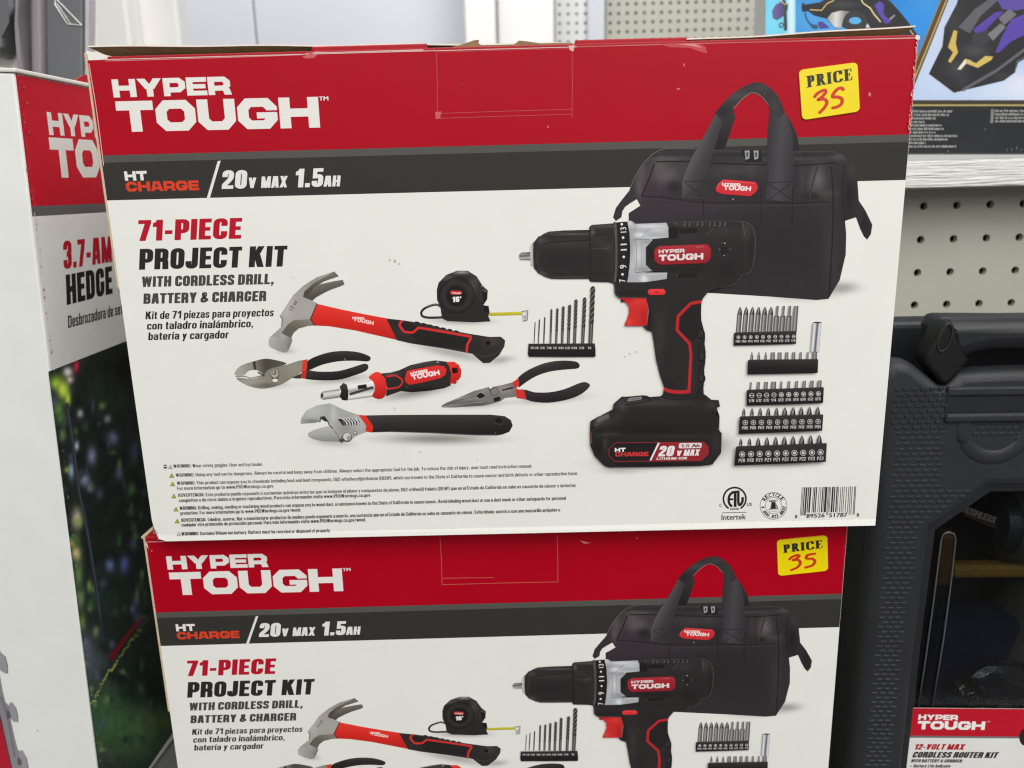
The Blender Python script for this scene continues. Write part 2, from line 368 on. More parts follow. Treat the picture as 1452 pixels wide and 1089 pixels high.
class Flat:
    """a printed face: photo pixel -> point in its box's own frame"""
    def __init__(s, O, N, root): s.O = Vector(O); s.N = Vector(N).normalized(); s.inv = root.matrix_world.inverted(); s.Nl = (s.inv.to_3x3() @ s.N)
    def __call__(s, x, y, off): return s.inv @ hit(x, y, s.N, s.N.dot(s.O)) + s.Nl * off
class Patch:
    """unit square stretched over four photo pixels of a printed face"""
    def __init__(s, base, q): s.b = base; s.q = q; s.Nl = base.Nl
    def __call__(s, u, v, off):
        q = s.q; a = [(q[0][i] * (1 - u) + q[1][i] * u) * (1 - v) + (q[3][i] * (1 - u) + q[2][i] * u) * v for i in (0, 1)]
        return s.b(a[0], a[1], off)
STEP = 5e-6
class Art:
    def __init__(s, plane, base=0.0): s.p = plane; s.o = base + 1e-5; s.V = []; s.F = []; s.C = []; s.r = (0, 0, 1)
    def at(s, x, y): return (s.r[0] + x * s.r[2], s.r[1] + y * s.r[2])
    def raw(s, pts, faces, cols):
        n = len(s.V)
        for (x, y), c in zip(pts, cols): s.V.append(s.p(x, y, s.o)); s.C.append(lin(c))
        for f in faces: s.F.append(tuple(n + i for i in f))
    def poly(s, pts, c, sm=0, z=True):
        if sm: pts = catmull(pts, True, sm)
        P = [s.at(*p) for p in pts]
        s.raw(P, [tuple(range(len(P)))], [c] * len(P))
        if z: s.o += STEP
    def shade(s, pts, fn, cell=2.5, sm=0):
        if sm: pts = catmull(pts, True, sm)
        P = [s.at(*p) for p in pts]
        bm = bmesh.new(); vv = [bm.verts.new((p[0], p[1], 0)) for p in P]
        for t in tessellate_polygon([[Vector((p[0], p[1], 0)) for p in P]]):
            try: bm.faces.new([vv[i] for i in t])
            except ValueError: pass
        for ax in (0, 1):
            lo = min(p[ax] for p in P); hi = max(p[ax] for p in P); k = int((hi - lo) / cell)
            for i in range(1, k + 1):
                co = [0, 0, 0]; no = [0, 0, 0]; co[ax] = lo + i * (hi - lo) / (k + 1); no[ax] = 1
                bmesh.ops.bisect_plane(bm, geom=bm.verts[:] + bm.edges[:] + bm.faces[:], plane_co=co, plane_no=no, dist=1e-5)
        bm.verts.index_update()
        vs = [(v.co.x, v.co.y) for v in bm.verts]
        s.raw(vs, [tuple(v.index for v in f.verts) for f in bm.faces], [fn(*v) for v in vs]); bm.free()
        s.o += STEP
    def lg(s, p0, p1, *stops):
        a = s.at(*p0); b = s.at(*p1); d = (b[0] - a[0], b[1] - a[1]); L = d[0] ** 2 + d[1] ** 2; n = len(stops) - 1
        def fn(x, y):
            t = max(0, min(.9999, ((x - a[0]) * d[0] + (y - a[1]) * d[1]) / L)) * n; i = int(t)
            return mix(stops[i], stops[i + 1], t - i)
        return fn
    def blobs(s, base, L, weave=0):
        B = [(s.at(x, y), rx * s.r[2], ry * s.r[2], c) for x, y, rx, ry, c in L]
        def fn(x, y):
            c = base
            if weave: c = tuple(v + weave * noise.noise(Vector((x * 1.3, y * 1.3, 2))) + weave * .8 * noise.noise(Vector((x * .16, y * .11, 5))) for v in c)
            for (bx_, by_), rx, ry, cc in B:
                c = mix(c, cc, math.exp(-((x - bx_) / rx) ** 2 - ((y - by_) / ry) ** 2))
            return c
        return fn
    def stroke(s, pts, w, c, closed=False, sm=0, rad=0):
        if sm: pts = catmull(pts, closed, sm)
        if rad: pts = roundpath(pts, rad, closed)
        o0 = s.o
        for i, q in enumerate(ribbon(pts, w, w, closed)):
            s.o = o0 + (i % 5) * 1e-6
            s.poly(q, c, z=False)
        s.o = o0 + 1.4 * STEP
    def ell(s, x, y, rx, ry, c, ang=0.0, n=24):
        ca, sa = math.cos(ang), math.sin(ang)
        s.poly([(x + rx * math.cos(t) * ca - ry * math.sin(t) * sa, y + rx * math.cos(t) * sa + ry * math.sin(t) * ca) for t in [i * 2 * math.pi / n for i in range(n)]], c)
    def soft(s, x, y, rx, ry, c, k=0.6, ang=0.0, base=PAPER):
        ca, sa = math.cos(ang), math.sin(ang); n = 36; rings = 9
        pts = [s.at(x, y)]; cols = [mix(base, c, k)]; faces = []
        for j in range(1, rings + 1):
            q = j / rings; f = k * (math.exp(-3.2 * q * q) - math.exp(-3.2)) / (1 - math.exp(-3.2))
            for i in range(n):
                t = i * 2 * math.pi / n
                pts.append(s.at(x + rx * q * math.cos(t) * ca - ry * q * math.sin(t) * sa, y + rx * q * math.cos(t) * sa + ry * q * math.sin(t) * ca)); cols.append(mix(base, c, f))
        for i in range(n):
            faces.append((0, 1 + i, 1 + (i + 1) % n))
            for j in range(rings - 1):
                a = 1 + j * n; b = a + n
                faces.append((a + i, b + i, b + (i + 1) % n, a + (i + 1) % n))
        s.raw(pts, faces, cols); s.o += STEP
    def text(s, txt, p0, p1, cap, c, font='bf', shear=0.0, gap=0.075, bold=0.0, res=2, vis=None):
        """lettering between two baseline points, upright on the printed face; cap height in the same units"""
        a0 = s.p(*s.at(*p0), 0.0); a1 = s.p(*s.at(*p1), 0.0)
        N = s.p.Nl; U = (a1 - a0); L = U.length; U.normalize(); V = N.cross(U)
        mx, my = (p0[0] + p1[0]) / 2, (p0[1] + p1[1]) / 2
        n_ = Vector((p1[1] - p0[1], p0[0] - p1[0])).normalized() * cap
        H = abs((s.p(*s.at(mx + n_[0], my + n_[1]), 0.0) - s.p(*s.at(mx, my), 0.0)).dot(V))
        col = lin(c)
        def put(P, faces, off):
            n = len(s.V)
            for a, b in P: s.V.append(a0 + U * (a + shear * b) + V * b + N * off); s.C.append(col)
            for f in faces: s.F.append(tuple(n + i for i in f))
        if font == 'bf':
            vs, fs = bf_mesh(txt, res)
            x0 = min(v[0] for v in vs); x1 = max(v[0] for v in vs)
            ky = H / BF_CAP
            xv = max(v[0] for v in bf_mesh(vis, res)[0]) if vis else x1
            kx = L / (xv - x0)
            offs = [0.0] if not bold else ([-bold, 0, bold] if bold > 0.045 else [-bold, bold])
            for i, d in enumerate(offs): put([((v[0] - x0 + d) * kx, v[1] * ky) for v in vs], fs, s.o + i * 1.3e-6)
            s.o += STEP
            return
        F = {'logo': LOGO, 'heavy': HEAVY, 'serif': SERIF, 'medium': MEDIUM, 'title': TITLE, 'fine': FINE}[font]
        adv = 0.0; items = []; fit = None
        for i, ch in enumerate(txt):
            if vis and i == len(vis): fit = adv
            if ch == ' ': adv += .26; continue
            w, parts = F[ch]; items.append((adv, parts)); adv += w + gap
        kx = L / ((fit or adv) - gap)
        for x, parts in items:
            k = 0
            for part in parts:
                for q in part:
                    put([((x + a) * kx, b * H) for a, b in q], [(0, 1, 2, 3) if len(q) == 4 else tuple(range(len(q)))], s.o + (k % 12) * 1.1e-6); k += 1
        s.o += 3 * STEP
    def make(s, name, parent, m=None):
        return link_mesh(name, s.V, s.F, m or INK, parent, cols=s.C)

# ------------------------------------------------------------------ setting: shelf, boards, wall behind
WOODW = mat('white_painted_wood', (226, 226, 220), 0.42, 0.5, mottle=0.05, mscale=30, bump=0.9, bscale=26, bdist=0.0025, stretch=(1.2, 14, 30))
POSTW = mat('white_painted_board', (236, 234, 230), 0.5, 0.4, mottle=0.04, mscale=8, bump=0.3, bscale=20, bdist=0.002)
PEG = mat('grey_pegboard_paint', (176, 175, 162), 0.5, 0.4, mottle=0.05, mscale=18, bump=0.2, bscale=60, bdist=0.001)
PEGFAR = mat('white_pegboard_paint', (222, 223, 220), 0.6, 0.3, mottle=0.03, mscale=8)
DARK = mat('dark_backing', (20, 19, 18), 0.9, 0.1, mottle=0.1)
SHELF = mat('grey_shelf_paint', (118, 118, 116), 0.55, 0.4, mottle=0.06, mscale=20)
BLUEWALL = mat('blue_grey_panel', (204, 206, 211), 0.6, 0.3, mottle=0.05, mscale=3)

bm = bmesh.new(); bm_box(bm, -1.2, 1.4, -0.12, 0.26, -0.03, 0.0, 0.003)
tag(bm_obj('shelf_deck', bm, SHELF), kind='structure')

def pegboard(name, x0, z0, nx, nz, y, pitch, rad, m, dx, dz):
    """board with real holes; x0,z0 = centre of the lower left hole"""
    bm = bmesh.new(); seg = 16
    def ring(cx, cz):
        sq = []; ci = []; bk = []
        for k in range(seg):
            t = (k + .5) * 2 * math.pi / seg; c, s_ = math.cos(t), math.sin(t); mx_ = max(abs(c), abs(s_))
            sq.append((cx + c / mx_ * pitch / 2, y, cz + s_ / mx_ * pitch / 2)); ci.append((cx + c * rad, y, cz + s_ * rad)); bk.append((cx + c * rad, y + .005, cz + s_ * rad))
        corners = {}
        S = [bm.verts.new(p) for p in sq]; C_ = [bm.verts.new(p) for p in ci]; B = [bm.verts.new(p) for p in bk]
        for k in range(seg):
            k2 = (k + 1) % seg
            a, b = sq[k], sq[k2]
            if abs(a[0] - b[0]) > 1e-6 and abs(a[2] - b[2]) > 1e-6:
                v = bm.verts.new((cx + math.copysign(pitch / 2, math.cos((k + 1) * 2 * math.pi / seg)), y, cz + math.copysign(pitch / 2, math.sin((k + 1) * 2 * math.pi / seg))))
                bm.faces.new((S[k], v, S[k2], C_[k2], C_[k]))
            else: bm.faces.new((S[k], S[k2], C_[k2], C_[k]))
            bm.faces.new((C_[k], C_[k2], B[k2], B[k]))
    for i in range(nx):
        for j in range(nz): ring(x0 + i * pitch, z0 + j * pitch)
    bmesh.ops.remove_doubles(bm, verts=bm.verts[:], dist=1e-5)
    o = bm_obj(name, bm, m)
    bm = bmesh.new(); bm_box(bm, x0 - pitch / 2, x0 + (nx - .5) * pitch, y + .0052, y + .02, z0 - pitch / 2, z0 + (nz - .5) * pitch)
    bm_obj('backing', bm, DARK, o)
    return o
PY = 0.238
h0 = hy(1357, 291, PY)
pb = pegboard('pegboard', h0.x - 0.0254 * 30, h0.z - 0.0254 * 15, 44, 16, PY, 0.0254, 0.0030, PEG, 0, 0)
tag(pb, 'grey painted pegboard with round holes behind the boxes, under the white shelf board', 'pegboard')

a = hy(1340, 227, 0.2); b = hy(1340, 265.5, 0.2)
bm = bmesh.new(); bm_box(bm, -0.55, 1.25, 0.2, 0.62, b.z, a.z, 0.0012, 2)
tag(bm_obj('shelf_board', bm, WOODW), 'white painted wooden shelf board with rough grain under the blue toy box', 'shelf')
SHELFTOP = a.z

FY = 2.1
def fx(px, Y=FY): return hy(px, 30, Y).x
def wallbox(bm, px0, px1, Y0, Y1, z0=0.0, z1=1.6, bev=.004): bm_box(bm, fx(px0, Y0), fx(px1, Y0), Y0, Y1, z0, z1, bev)
bm = bmesh.new(); bm_box(bm, -3.2, 3.6, 2.32, 2.36, -0.6, 2.6)
tag(bm_obj('back_wall', bm, BLUEWALL), kind='structure')
bm = bmesh.new(); bm_box(bm, -4, 4, -3.5, 2.4, -0.95, -0.9)
tag(bm_obj('floor', bm, mat('floor_tiles', (92, 90, 86), 0.5, 0.4, mottle=0.05, mscale=4)), kind='structure')
for px0, px1, lab in ((240, 360, 'pale blue-grey wall panel left of the dark seam, behind the kit box'), (362, 661, 'wide pale blue-grey wall panel right of the dark seam')):
    bm = bmesh.new(); wallbox(bm, px0, px1, FY + .02, FY + .05, -.5, 2.2)
    tag(bm_obj('wall_panel', bm, BLUEWALL), lab, 'panel')
for px0, px1, y0, lab in ((124, 182, 1.05, 'white painted upright board beside the grey plastic housing'), (190, 253, 1.1, 'white painted upright board edged against the pale blue panel'), (659, 703, 1.9, 'narrow bright white post at the right end of the blue-grey panel'), (706, 786, 1.96, 'wide white upright board left of the distant pegboard')):
    bm = bmesh.new(); wallbox(bm, px0, px1, y0, y0 + .05, -.5, 2.2, .006)
    tag(bm_obj('white_post', bm, POSTW), lab, 'post', 'white uprights behind the boxes')
bm = bmesh.new(); wallbox(bm, 833, 858, FY - .03, FY + .03, -.5, 2.2)
tag(bm_obj('white_post', bm, BLUEWALL), 'pale bluish upright between the two distant pegboards', 'post', 'white uprights behind the boxes')
pf = pegboard('pegboard', fx(787) + .013, hy(960, 43, FY).z - .0254 * 2, 5, 22, FY - .01, 0.0254, 0.0042, PEGFAR, 0, 0)
tag(pf, 'narrow strip of white distant pegboard beside the wide white upright', 'pegboard')
pf = pegboard('pegboard', fx(859) + .013, hy(960, 43, FY).z - .0254 * 2, 26, 22, FY, 0.0254, 0.0046, PEG, 0, 0)
tag(pf, 'pale grey distant pegboard seen above the kit box, left of the blue toy box', 'pegboard')

# ------------------------------------------------------------------ the tool kit box
W, H, D = 0.37, 0.2321, 0.16
kit = empty('tool_kit_box', Matrix.Translation((W / 2, 0, Z0)))
front = Flat((0, 0, Z0), (0, -1, 0), kit)
def kz(px, py): return front(px, py, 0).z
RED, GREY, BLACK = (171, 0, 27), (84, 83, 79), (52, 51, 48)
# body: paper-faced carton; the front sheet flares out a little along its lower edge
bm = bmesh.new()
hw = W / 2
fl = 0.0035
ring0 = [(-hw, 0, fl), (-hw, 0, H), (hw, 0, H), (hw, 0, fl)]
def quad(*p): return bm.faces.new([bm.verts.new(q) for q in p])
cr = 0.0032
# front sheet with a rounded lower left corner
pts = [(-hw, 0, H), (-hw, 0, .012), (-hw + .0006, 0, .0075), (-hw + .0022, 0, .0046), (-hw + .0048, 0, fl), (hw, 0, fl), (hw, 0, H)]
bm.faces.new([bm.verts.new(p) for p in reversed(pts)])
quad((-hw + .0048, 0, fl), (-hw + .006, -.0004, .0004), (hw - .0004, -.0008, .0002), (hw, 0, fl))
quad((-hw + .006, -.0004, .0004), (-hw + .006, .003, 0), (hw - .0004, .003, 0), (hw - .0004, -.0008, .0002))
quad((-hw + .0048, 0, fl), (-hw + .0022, 0, .0046), (-hw + .0024, -.0004, .0018), (-hw + .006, -.0004, .0004))
quad((-hw + .0022, 0, .0046), (-hw + .0006, 0, .0075), (-hw - .0002, .002, .0045), (-hw + .0024, -.0004, .0018))
# sides bow out slightly behind the front edge
for sgn in (-1, 1):
    A = [(sgn * hw, 0), (sgn * (hw + .0012), .004), (sgn * (hw + .0022), .03), (sgn * (hw + .002), D - .03), (sgn * hw, D)]
    for p, q in zip(A, A[1:]): quad((p[0], p[1], 0.004), (q[0], q[1], 0.004), (q[0], q[1], H), (p[0], p[1], H))
quad((-hw, D, 0), (-hw, D, H), (hw, D, H), (hw, D, 0))
quad((-hw, .003, 0), (-hw, D, 0), (hw, D, 0), (hw, .003, 0))
quad((-hw, .0012, H - .004), (hw, .0012, H - .004), (hw, D, H - .004), (-hw, D, H - .004))
nb = len(bm.verts)
bmesh.ops.remove_doubles(bm, verts=bm.verts[:], dist=1e-6)
body = bm_obj('carton', bm, INK, kit)
ca = body.data.color_attributes.new('Col', 'FLOAT_COLOR', 'POINT')
for d in ca.data: d.color = lin(PAPER)

def z_at(reg, x, y):
    return kz(reg[0] + x * reg[2], reg[1] + y * reg[2])
rA, rB, rC, rD, rE, rF, rG = (100, 40, .28926), (160, 290, .24793), (320, 360, .18362), (540, 360, .22039), (320, 480, .23416), (600, 480, .17906), (730, 290, .24793)
rH, rI, rJ, rK, rL, rM, rN = (820, 400, .25723), (860, 80, .33058), (1020, 420, .22959), (1000, 660, .17906), (200, 640, .22039), (500, 640, .24793), (1080, 0, .2562)
rG1, rG2, rI1, rI2, rH1, rE1 = (880, 300, .13774), (730, 300, .13774), (860, 100, .18365), (1040, 100, .18365), (830, 550, .13774), (420, 560, .22039)

# printed bands across the top of the front
z1 = (kz(142, 220) + kz(860, 203) + kz(1299, 189.6)) / 3
z2 = (kz(143, 231.5) + kz(860, 215) + kz(1293, 197.5)) / 3
z3 = (kz(149, 284.5) + kz(860, 267) + kz(1289, 254)) / 3
def bandobj(name, za, zb, c, off, parent=kit):
    e = .0001
    v = [(-hw + e, -off, za), (hw - e, -off, za), (hw - e, -off, zb), (-hw + e, -off, zb)]
    return link_mesh(name, v, [(0, 1, 2, 3)], INK, parent, cols=[lin(c)] * 4)
bandobj('red_band', z1, H - .0002, RED, 6e-6)
bandobj('grey_stripe', z2, z1, GREY, 6e-6)
bandobj('black_band', z3, z2, BLACK, 6e-6)

WHITE = (230, 228, 222)
A = Art(front, 2e-5); A.r = rA
A.text('HYPER', (212, 340), (790, 325), 89, WHITE, 'logo', gap=.07)
A.text('TOUGH', (238, 509.5), (1224, 487), 151, WHITE, 'logo', gap=.07)
A.text('TM', (1219, 355), (1264, 354), 20, WHITE, 'bf', bold=.03)
A.make('brand_logo', kit)
A = Art(front, 2e-5); A.r = rA
A.text('HT', (268, 748), (378, 745), 46, WHITE, 'logo', gap=.06)
A.text('CHARGE', (275, 801), (632, 794), 48, (216, 66, 40), 'logo', gap=.07)
A.poly([(722, 651), (736, 650), (683, 833), (668, 834)], WHITE)
hs = .17
A.text('20', (741, 788), (862, 786), 91, WHITE, 'heavy', hs)
A.text('V', (871, 784), (908, 783), 51, WHITE, 'heavy', hs)
A.text('MAX', (934, 783), (1061, 780), 56, WHITE, 'heavy', hs)
A.text('1.5', (1100, 781), (1236, 777), 91, WHITE, 'heavy', hs)
A.text('AH', (1240, 777), (1320, 775), 53, WHITE, 'heavy', hs)
A.make('voltage_text', kit)

INKB, INKG = (44, 40, 40), (72, 68, 66)
A = Art(front, 2e-5); A.r = rB
A.text('71-PIECE', (142, 209), (733, 195), 119, (182, 22, 44), 'heavy', hs, .08)
A.text('PROJECT KIT', (150, 373), (990, 354), 119, INKB, 'heavy', hs, .075)
A.text('WITH CORDLESS DRILL,', (164, 472), (921, 455), 60, INKG, 'heavy', hs, .075)
A.text('BATTERY & CHARGER', (175, 568), (876, 552), 59, INKG, 'heavy', hs, .075)
for t, p0, p1 in (('Kit de 71 piezas para proyectos', (187, 656), (919, 638)), ('con taladro inalámbrico,', (195, 715), (803, 701)), ('batería y cargador', (203, 775), (661, 764))):
    A.text(t, p0, p1, 44, (44, 40, 40), 'title', .2, gap=.085)
A.make('title_text', kit)

# ---- fine print
A = Art(front, 2e-5); A.r = rL
def M2L(x, y): return ((500 + x * .24793 - 200) / .22039, (640 + y * .24793 - 640) / .22039)
FP = (34, 32, 31)
for t, p0, p1 in (
    ('WARNING: Wear safety goggles. User and bystander.', (210, 106), (788, 93)),
    ('WARNING: Using any tool can be dangerous. Always be careful and keep away from children. Always select the appropriate tool for the job. To reduce the risk of injury, user must read instruction manual.', (225, 164), M2L(1027, 93)),
    ('WARNING: This product can expose you to chemicals including lead and lead compounds, Di(2-ethylhexyl)phthalate (DEHP), which are known to the State of California to cause cancer and birth defects or other reproductive harm.', (232, 216), M2L(1290, 135)),
    ('For more information go to www.P65Warnings.ca.gov.', (235, 249), (858, 233)),
    ('ADVERTENCIA: Este producto puede exponerlo a sustancias químicas entre las que se incluyen el plomo y compuestos de plomo, Di(2-etilhexil) ftalato (DEHP) que en el Estado de California se sabe es causante de cáncer y defectos', (240, 293), M2L(1275, 203)),
    ('congénitos o de otros daños a órganos reproductivos. Para más información visite www.P65Warnings.ca.gov.', (245, 326), M2L(107, 259)),
    ('WARNING: Drilling, sawing, sanding or machining wood products can expose you to wood dust, a substance known to the State of California to cause cancer. Avoid inhaling wood dust or use a dust mask or other safeguards for personal', (250, 376), M2L(1220, 276)),
    ('protection. For more information go to www.P65Warnings.ca.gov/wood.', (255, 408), (1030, 386)),
    ('ADVERTENCIA: Taladrar, aserrar, lijar o manufacturar productos de madera puede exponerlo a aserrín, una sustancia que en el Estado de California se sabe es causante de cáncer. Evite inhalar aserrín o use una mascarilla antipolvo o', (260, 453), M2L(1187, 343)),
    ('cualquier otra protección de protección personal. Para más información visite www.P65Warnings.ca.gov/wood.', (262, 483), M2L(77, 399)),
    ('WARNING: Contains lithium-ion battery. Battery must be recycled or disposed of properly.', (262, 541), (1222, 518))):
    A.text(t, p0, p1, 22, FP, 'fine', 0, gap=.085)
def tri(x, y, w, fill):
    A.poly([(x - w, y + w * .8), (x, y - w * .95), (x + w, y + w * .8)], (90, 84, 60) if fill else (70, 70, 70))
    A.poly([(x - w * .68, y + w * .62), (x, y - w * .6), (x + w * .68, y + w * .62)], fill or PAPER)
    A.poly([(x - 1.5, y - w * .15), (x + 1.5, y - w * .15), (x + 1, y + w * .4), (x - 1, y + w * .4)], (60, 56, 40))
for x, y in ((198, 155), (204, 209), (212, 287), (226, 371), (234, 447)): tri(x, y, 16, (205, 190, 40))
tri(190, 98, 14, None); tri(244, 531, 14, None)
A.ell(157, 97, 11, 13, (35, 33, 33)); A.poly([(147, 93), (167, 92), (167, 98), (147, 99)], PAPER)
A.make('warning_text', kit)

# ---- certification mark, recycling seal, barcode
A = Art(front, 2e-5); A.r = rK; MK = (38, 36, 37)
def ring(A, x, y, r, w, c, a0=0, a1=360):
    n = 40; P = [(x + r * math.cos(math.radians(a0 + (a1 - a0) * i / n)), y + r * math.sin(math.radians(a0 + (a1 - a0) * i / n))) for i in range(n + 1)]
    A.stroke(P[:-1] if a1 - a0 == 360 else P, w, c, closed=(a1 - a0 == 360))
ring(A, 233, 264, 89, 14, MK, 122, 418)
A.stroke([(218, 213), (196, 232), (186, 262), (190, 300), (212, 326)], 20, MK, sm=5)
A.stroke([(190, 268), (222, 267)], 16, MK); A.stroke([(200, 226), (226, 209)], 14, MK)
A.stroke([(212, 212), (272, 206)], 18, MK); A.stroke([(237, 210), (237, 328)], 22, MK)
A.stroke([(262, 214), (263, 296), (276, 312), (294, 286), (296, 250)], 20, MK, sm=4)
A.text('LISTED', (198, 352), (270, 350), 15, MK, 'bf', bold=.05)
A.text('C', (112, 328), (133, 327), 24, MK, 'bf', bold=.02); A.text('US', (330, 322), (369, 320), 26, MK, 'bf', bold=.02)
A.stroke([(134, 374), (327, 370)], 4, MK)
A.text('Intertek', (129, 431), (321, 425), 42, MK, 'bf', bold=.015)
A.make('certification_mark', kit)
A = Art(front, 2e-5); A.r = rK
ring(A, 540, 320, 106, 3.5, MK); ring(A, 541, 318, 64, 3, MK)
def arctext(A, txt, x, y, r, a0, a1, cap, c, flip=False, wd=14):
    n = len(txt)
    for i, ch in enumerate(txt):
        t = math.radians(a0 + (a1 - a0) * (i + .5) / n)
        cx, cy = x + r * math.cos(t), y + r * math.sin(t)
        tx, ty = (-math.sin(t), math.cos(t)) if not flip else (math.sin(t), -math.cos(t))
        w2 = wd / 2 * (0.35 if ch in '.1' else 1)
        A.text(ch, (cx - tx * w2, cy - ty * w2), (cx + tx * w2, cy + ty * w2), cap, c, 'bf', bold=.04)
arctext(A, 'RECYCLE', 541, 319, 73, -152, -30, 30, MK, wd=21)
arctext(A, '1.800.822.8837', 541, 319, 98, 178, 0, 26, MK, flip=True, wd=16)
A.text('RBRC', (508, 288), (572, 283), 12, MK, 'bf', bold=.05)
A.poly([(512, 345), (524, 300), (536, 296), (536, 345)], (120, 118, 118)); A.poly([(523, 290), (556, 288), (556, 340), (523, 342)], (40, 40, 40))
A.poly([(556, 300), (570, 312), (578, 345), (556, 342)], (150, 148, 148)); A.stroke([(500, 346), (582, 342)], 4, (90, 90, 90)); A.text('Li-Ion', (508, 368), (568, 365), 11, (120, 118, 118), 'bf')
A.make('recycling_seal', kit)
A = Art(front, 2e-5); A.r = rK
LC = {'0': '3211', '1': '2221', '2': '2122', '3': '1411', '4': '1132', '5': '1231', '6': '1114', '7': '1312', '8': '1213', '9': '3112'}
code = '889526517878'; mods = []
def add(seq, start, long):
    c = start
    for d in seq: mods.append((int(d), c, long)); c = not c
add('111', True, True)
for i, d in enumerate(code[:6]): add(LC[d], False, i == 0)
add('11111', False, True)
for i, d in enumerate(code[6:]): add(LC[d], True, i == 5)
add('111', True, True)
x = 0
for wd, on, long in mods:
    if on:
        def bp(m, y):
            t = m / 95.0; e = (y - 168) / 228.0
            return (766 + 429 * t - e * 16 + e * t * 2, y - 8 * t)
        yb = 396 if long else 374
        A.poly([bp(x, 173), bp(x + wd * .93, 173), bp(x + wd * .93, yb), bp(x, yb)], (46, 44, 48))
    x += wd
A.text('8', (711, 417), (728, 416), 27, MK, 'bf', bold=.02); A.text('89526', (800, 414), (944, 409), 32, MK, 'bf', bold=.02)
A.text('51787', (980, 409), (1124, 404), 32, MK, 'bf', bold=.02); A.text('8', (1199, 404), (1216, 403), 27, MK, 'bf', bold=.02)
A.make('barcode', kit)

# ------------------------------------------------------------------ printed pictures on the kit box
BK = (47, 43, 42); RD = (222, 50, 40)
def logo2(A, hx0, hy0, hx1, hy1, hc, tx0, ty0, tx1, ty1, tc, c=(235, 225, 222)):
    A.text('HYPER', (hx0, hy0), (hx1, hy1), hc, c, 'logo', gap=.07); A.text('TOUGH', (tx0, ty0), (tx1, ty1), tc, c, 'logo', gap=.07)

# shadows of the printed still life
A = Art(front, 1.2e-5); A.r = (0, 0, 1)
SHL = ((1140, 412, 78, 20, .75, -.03), (1195, 408, 40, 14, .55, -.03), (930, 655, 120, 16, .6, -.03), (1010, 632, 50, 28, .6, -.03), (862, 640, 40, 24, .4, .5),
    (480, 538, 70, 9, .5, -.1), (385, 545, 45, 10, .35, 0), (590, 556, 80, 13, .75, -.17), (620, 622, 130, 13, .8, -.0), (470, 627, 50, 10, .4, .1), (780, 566, 75, 9, .6, -.08), (680, 573, 60, 9, .5, -.06), (655, 455, 66, 9, .6, .02),
    (640, 500, 90, 13, .5, .22), (710, 510, 30, 9, .5, -.1), (405, 497, 22, 8, .4, 0), (796, 504, 56, 6, .5, 0), (1085, 486, 56, 8, .5, -.03), (1115, 527, 62, 6, .5, -.02), (1118, 572, 66, 8, .5, -.03), (1115, 612, 66, 8, .5, -.03), (1112, 655, 75, 11, .6, -.03), (880, 668, 50, 7, .3, 0))
SHC = (120, 118, 112)
def cast(x, y):
    f = 1.0
    for cx, cy, rx, ry, k, a in SHL:
        dx, dy = x - cx, y - cy
        if abs(dx) > rx or abs(dy) > rx: continue
        ca_, sa_ = math.cos(a), math.sin(a)
        q = ((dx * ca_ + dy * sa_) / rx) ** 2 + ((-dx * sa_ + dy * ca_) / ry) ** 2
        if q < 1: f *= 1 - k * (math.exp(-3.2 * q) - math.exp(-3.2)) * 1.05
    return mix(SHC, PAPER, f)
A.shade([(320, 392), (1250, 370), (1225, 690), (340, 705)], cast, 3.2)
A.make('printed_shadow', kit)

# hammer
A = Art(front, 7e-5); A.r = rC
A.shade([(600, 322), (640, 270), (740, 232), (892, 202), (908, 214), (910, 240), (800, 282), (700, 335), (668, 362), (610, 352)], A.lg((780, 220), (800, 300), (118, 114, 104), (82, 78, 72)), sm=3)
A.shade([(838, 135), (700, 182), (600, 246), (520, 320), (455, 420), (418, 478), (432, 505), (428, 565), (345, 640), (332, 690), (348, 722), (400, 745), (445, 760), (478, 752), (500, 710), (515, 660), (505, 610), (480, 600), (530, 510), (655, 502), (705, 378), (640, 350), (600, 332), (610, 290), (680, 225), (800, 165)], A.blobs((165, 162, 156), [(470, 400, 60, 120, (185, 182, 176)), (700, 220, 100, 60, (150, 146, 138)), (400, 690, 60, 60, (150, 148, 142)), (620, 430, 60, 60, (172, 169, 163))]))
A.shade([(838, 135), (875, 172), (760, 212), (680, 262), (640, 312), (626, 346), (598, 330), (608, 290), (680, 225), (790, 166)], A.lg((700, 190), (720, 260), (118, 113, 104), (80, 76, 68)))
A.shade([(655, 503), (688, 552), (640, 555), (565, 575), (525, 610), (505, 650), (430, 612), (480, 545), (525, 512)], A.lg((600, 500), (560, 590), (134, 128, 116), (102, 97, 88)))
A.shade([(432, 612), (505, 650), (515, 668), (500, 712), (478, 752), (440, 700), (425, 640)], A.lg((430, 650), (510, 690), (172, 170, 165), (124, 120, 114)))
A.shade([(345, 640), (420, 650), (470, 710), (478, 752), (445, 760), (348, 722), (332, 690)], A.lg((340, 690), (470, 730), (176, 174, 168), (146, 143, 138)), sm=2)
A.stroke([(420, 480), (440, 500), (432, 560)], 7, (120, 117, 110))
A.text('12 oz', (515, 440), (556, 368), 30, (84, 80, 76), 'bf', bold=.02)
hand = A.lg((900, 420), (880, 600), (232, 60, 48), (216, 44, 36), (196, 34, 30))
A.shade([(705, 385), (900, 430), (1075, 466), (1245, 497), (1330, 665), (1000, 590), (800, 558), (684, 552), (655, 502)], hand)
A.stroke([(707, 383), (656, 502), (686, 553)], 8, (70, 40, 38))
logo2(A, 978, 505, 1072, 511, 22, 985, 516, 1140, 550, 30, (250, 205, 198))
A.r = rD
